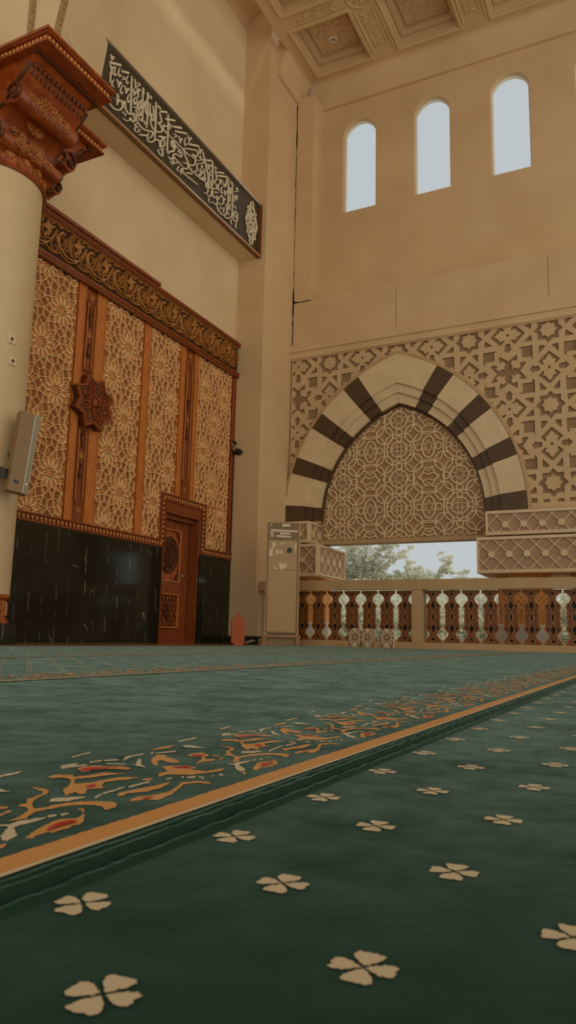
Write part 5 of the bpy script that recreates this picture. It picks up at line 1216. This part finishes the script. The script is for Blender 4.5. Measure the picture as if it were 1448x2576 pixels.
m = MB(); m.box(11.3, 11.42, 6.28, 6.5, FZ, .09); m.box(11.31, 11.4, 6.3, 6.4, .09, .12)
tag(m.build('black_adapter', BLACK), 'black power adapter on the floor beside the stand', 'adapter')

# orange pointed board
OXc, OYc = 10.11, 5.91
t = thing('prayer_divider', 'orange wooden board with pointed top standing on the floor before the pier', 'divider', (OXc, OYc, FZ))
rt_ = math.radians(-22)
def TO(u, v, w): return (OXc + u * math.cos(rt_) + w * math.sin(rt_), OYc + u * math.sin(rt_) - w * math.cos(rt_), v)
m = MB(); m.prism([(-.125, FZ), (.125, FZ), (.125, .355), (.115, .375), (.03, .43), (0, .475), (-.03, .43), (-.115, .375), (-.125, .355)], -.011, .011, TO); m.build('board', ORANGE, t)
for s in (-1, 1):
    m = MB(); m.prism([(-.09, FZ), (.09, FZ), (.07, .0), (.02, .03), (-.02, .03), (-.07, .0)], -.01, .01, lambda u, v, w, s=s: TO(s * .125 + w, v, u)); m.build('foot', WOODD, t)

# three small patterned dividers
PATB = mat('pattern_brown', (122, 72, 40), .5, .12, 20, .1, 60); PATC = mat('pattern_ivory', (232, 206, 168), .35, .06, 20, .05, 60)
def divider(yc, lb, w=.195):
    t = thing('patterned_divider', lb, 'divider', (10.6, yc, 0), 'small arched dividers by the balustrade')
    T = TX(10.6); h = .285; hw = w / 2
    out = [(yc - hw, .0), (yc + hw, .0), (yc + hw, h * .74)] + [(yc + hw * math.cos(a), h * .74 + (h * .26) * math.sin(a)) for a in [PI * k / 14 for k in range(1, 14)]] + [(yc - hw, h * .74)]
    m = MB(); m.prism(out, -.07, 0, T); m.build('body', PATC, t)
    ins = lambda p: abs(p[0] - yc) < hw - .006 and 0.008 < p[1] < h * .74 + h * .26 * math.sqrt(max(0, 1 - ((p[0] - yc) / hw) ** 2)) - .008
    m = MB()
    def ln(pts, wd=.0052, closed=False):
        P = smooth_path(pts, 3, closed) + ([pts[0]] if closed else [])
        for r in runs(P, ins): m.ribbon(r, wd, 0, .004, T)
    for cx, cz in [(yc, .150)] + [(yc + sx * .098, .150 + sz * .135) for sx in (-1, 1) for sz in (-1, 1)]:
        ln(circ(cx, cz, .019, 14), closed=True)
        for k in range(10):
            a = PI / 5 * k + PI / 2; ca, sa = math.cos(a), math.sin(a)
            q = lambda r, o: (cx + r * ca - o * sa, cz + r * sa + o * ca)
            ln([q(.031, 0), q(.040, .0095), q(.053, .0105), q(.061, 0), q(.053, -.0105), q(.040, -.0095)], closed=True)
            a = PI / 5 * (k + .5) + PI / 2; ca, sa = math.cos(a), math.sin(a)
            q = lambda r, o: (cx + r * ca - o * sa, cz + r * sa + o * ca)
            ln([q(.022, 0), q(.029, .005), q(.036, 0), q(.029, -.005)], closed=True)
            ln([q(.060, 0), q(.070, .011), q(.083, .009), q(.088, 0), q(.083, -.009), q(.070, -.011)], closed=True)
    m.ribbon(out, .008, 0, .005, T, closed=True); m.build('brown_tracery', PATB, t)
divider(4.178, 'ivory patterned arched divider, nearest of the three to the air conditioner')
divider(3.975, 'ivory patterned arched divider in the middle of the three')
divider(3.678, 'ivory patterned arched divider nearest the balustrade post', .19)

# ------------------------------------------------------------------ outside
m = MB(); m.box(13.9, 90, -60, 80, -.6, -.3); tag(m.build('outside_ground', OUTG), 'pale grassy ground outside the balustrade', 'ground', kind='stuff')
m = MB(); m.box(11.9, 14.6, -4, 9, -.25, -.02); tag(m.build('terrace_slab', WHITE), 'pale terrace slab outside the balustrade', 'terrace', kind='structure')
def leafcloud(m, c, R, n, sz, flat=.7):
    for i in range(n):
        while True:
            p = Vector((random.uniform(-1, 1), random.uniform(-1, 1), random.uniform(-1, 1)))
            if .35 < p.length < 1: break
        q = Vector((c[0] + p.x * R[0], c[1] + p.y * R[1], c[2] + p.z * R[2])); a = Vector((random.gauss(0, 1), random.gauss(0, 1), random.gauss(0, flat))).normalized() * sz * random.uniform(.6, 1.3)
        b = a.cross(Vector((random.gauss(0, 1), random.gauss(0, 1), random.gauss(0, 1)))).normalized() * sz * .4
        m.add([q - a, q - a * .2 + b, q + a, q - a * .2 - b], [(0, 1, 2, 3)])
def shrub(x, y, r, h, lb, n=1500):
    t = thing('garden_shrub', lb, 'shrub', (x, y, -.3), 'shrubs outside the balustrade')
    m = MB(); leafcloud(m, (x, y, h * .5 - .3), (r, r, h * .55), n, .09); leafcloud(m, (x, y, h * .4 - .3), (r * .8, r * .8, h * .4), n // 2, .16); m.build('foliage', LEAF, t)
    m = MB()
    for k in range(7):
        a = random.uniform(0, 6.28); m.tube([(x, y, -.3), (x + r * .35 * math.cos(a), y + r * .35 * math.sin(a), h * .35 - .3), (x + r * .7 * math.cos(a), y + r * .7 * math.sin(a), h * .8 - .3)], .03, 5, 0, .01)
    m.build('stems', BARK, t)
SH = [(17.5, 8.6, 1.1, 1.7, 'pale shrub outside, seen through the balusters right beside the air conditioner'), (18.5, 6.9, 1.2, 1.9, 'pale shrub outside behind the first patterned divider'), (17.8, 5.2, 1.1, 1.7, 'pale shrub outside just left of the balustrade post'),
      (18.6, 3.6, 1.2, 1.8, 'pale shrub outside just right of the balustrade post'), (17.6, 1.9, 1.1, 1.7, 'pale shrub outside behind the gap before the orange columns'), (18.0, .2, 1.2, 1.8, 'pale shrub outside behind the right orange column')]
for a in SH: shrub(*a)
m = MB()
for k in range(26):
    y = -4 + k * .9; leafcloud(m, (23 + random.uniform(-.6, .6), y, .75), (.9, .8, 1.25), 420, .14)
tag(m.build('clipped_hedge', LEAF), 'long pale hedge far outside behind the shrubs', 'hedge', kind='stuff')
def tree(x, y, h, lb, sprays):
    t = thing('garden_tree', lb, 'tree', (x, y, -.3), 'trees beyond the hedge')
    tr = MB(); lf = MB(); tr.tube([(x, y, -.3), (x, y + .05, h * .35), (x + .1, y, h * .6)], .12, 7, 0, .07)
    for (dy, dz, ln) in sprays:
        b = Vector((x, y, h * .42)); e = b + Vector((random.uniform(-.4, .4), dy, dz)); mid = (b + e) / 2 + Vector((0, 0, .12 * ln))
        tr.tube([b, mid, e], .035, 5, 0, .008)
        for k in range(9):
            u = .25 + .75 * k / 8; p = b.lerp(e, u) + Vector((0, 0, .12 * ln * (1 - abs(2 * u - 1))))
            leafcloud(lf, p, (.3, .24 * (1.4 - u), .17 * (1.5 - u)), 44, .065)
            for q in range(2):
                e2 = p + Vector((random.uniform(-.3, .3), random.uniform(-.45, .45), random.uniform(-.05, .35))); tr.tube([p, e2], .01, 4, 0, .004); leafcloud(lf, e2, (.12, .14, .07), 34, .06)
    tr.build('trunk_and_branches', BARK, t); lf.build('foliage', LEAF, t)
tree(24, 9.3, 3.6, 'pale loose-crowned tree outside, tallest one left of centre in the opening', [(-1.6, 1.4, 2), (-1.1, 1.9, 2), (-.5, 2.2, 2), (.3, 1.9, 2), (.9, 1.6, 2), (1.5, .9, 2), (-1.9, .7, 2), (-.2, 1.2, 1), (.6, .9, 1)])
tree(24.5, 7.3, 2.7, 'pale loose-crowned tree outside, lower middle one in the opening', [(-1.5, 1.0, 2), (-.9, 1.5, 2), (.4, 1.4, 2), (1.2, 1.0, 2), (-.3, 1.0, 1), (-2.0, .5, 1)])
tree(25, 5.4, 2.1, 'pale small tree outside, lowest and rightmost in the opening', [(-1.1, .8, 1), (-.5, 1.1, 1), (.5, 1.0, 1), (1.1, .7, 1), (0, .9, 1)])

# ------------------------------------------------------------------ world, camera
W = bpy.data.worlds.new('sky'); SC.world = W; W.use_nodes = True
N = W.node_tree.nodes; L = W.node_tree.links; bg = N['Background']
tc = N.new('ShaderNodeTexCoord'); dt = N.new('ShaderNodeVectorMath'); dt.operation = 'DOT_PRODUCT'; dv = Vector((-.50, -.80, .20)).normalized(); dt.inputs[1].default_value = dv
nrm = N.new('ShaderNodeVectorMath'); nrm.operation = 'NORMALIZE'; L.new(tc.outputs['Generated'], nrm.inputs[0]); L.new(nrm.outputs[0], dt.inputs[0])
mr = N.new('ShaderNodeMapRange'); mr.inputs['From Min'].default_value = .0; mr.inputs['From Max'].default_value = .9; mr.inputs['To Min'].default_value = 1.; mr.inputs['To Max'].default_value = BRIGHT; mr.interpolation_type = 'SMOOTHSTEP'
L.new(dt.outputs['Value'], mr.inputs[0]); L.new(mr.outputs[0], bg.inputs['Strength'])
cm = N.new('ShaderNodeMixRGB'); cm.inputs[1].default_value = (.52, .56, .572, 1); cm.inputs[2].default_value = (.60, .55, .46, 1)
m2_ = N.new('ShaderNodeMapRange'); m2_.inputs['From Min'].default_value = .0; m2_.inputs['From Max'].default_value = .7; L.new(dt.outputs['Value'], m2_.inputs[0]); L.new(m2_.outputs[0], cm.inputs[0]); L.new(cm.outputs[0], bg.inputs['Color'])

sl = bpy.data.lights.new('sun', 'SUN'); sl.energy = 1.8; sl.angle = math.radians(6); sl.color = (1, .96, .88)
so = bpy.data.objects.new('sun', sl); COL.objects.link(so); so.location = (20, 0, 30); so.rotation_euler = Vector((.08, .42, -1)).to_track_quat('-Z', 'Y').to_euler()

cam = bpy.data.cameras.new('camera'); co = bpy.data.objects.new('camera', cam); COL.objects.link(co); SC.camera = co
F = 1886.9; a, b, c = [math.radians(v) for v in (26.742, 9.445, 1.2996)]
f = Vector((math.cos(a) * math.cos(b), math.sin(a) * math.cos(b), math.sin(b))); r = Vector((math.sin(a), -math.cos(a), 0)); u = r.cross(f)
R = r * math.cos(c) + u * math.sin(c); U_ = -r * math.sin(c) + u * math.cos(c)
M = Matrix((( R.x, U_.x, -f.x, 0), (R.y, U_.y, -f.y, 0), (R.z, U_.z, -f.z, .13), (0, 0, 0, 1)))
co.matrix_world = M
cam.sensor_fit = 'HORIZONTAL'; cam.sensor_width = 36; cam.lens = F / 1448 * 36; cam.clip_start = .02; cam.clip_end = 300
cam.dof.use_dof = True; cam.dof.focus_distance = 2.2; cam.dof.aperture_fstop = (cam.lens / 1000) / .0013
vs = SC.view_settings; vs.view_transform = 'Standard'; vs.look = 'None'; vs.exposure = EXPO; vs.gamma = 1; vs.use_curve_mapping = False
SC.cycles.max_bounces = 8; SC.cycles.diffuse_bounces = 5; SC.cycles.glossy_bounces = 3; SC.cycles.sample_clamp_indirect = 4
for o in list(bpy.data.objects):
    if '_base' in o: del o['_base']
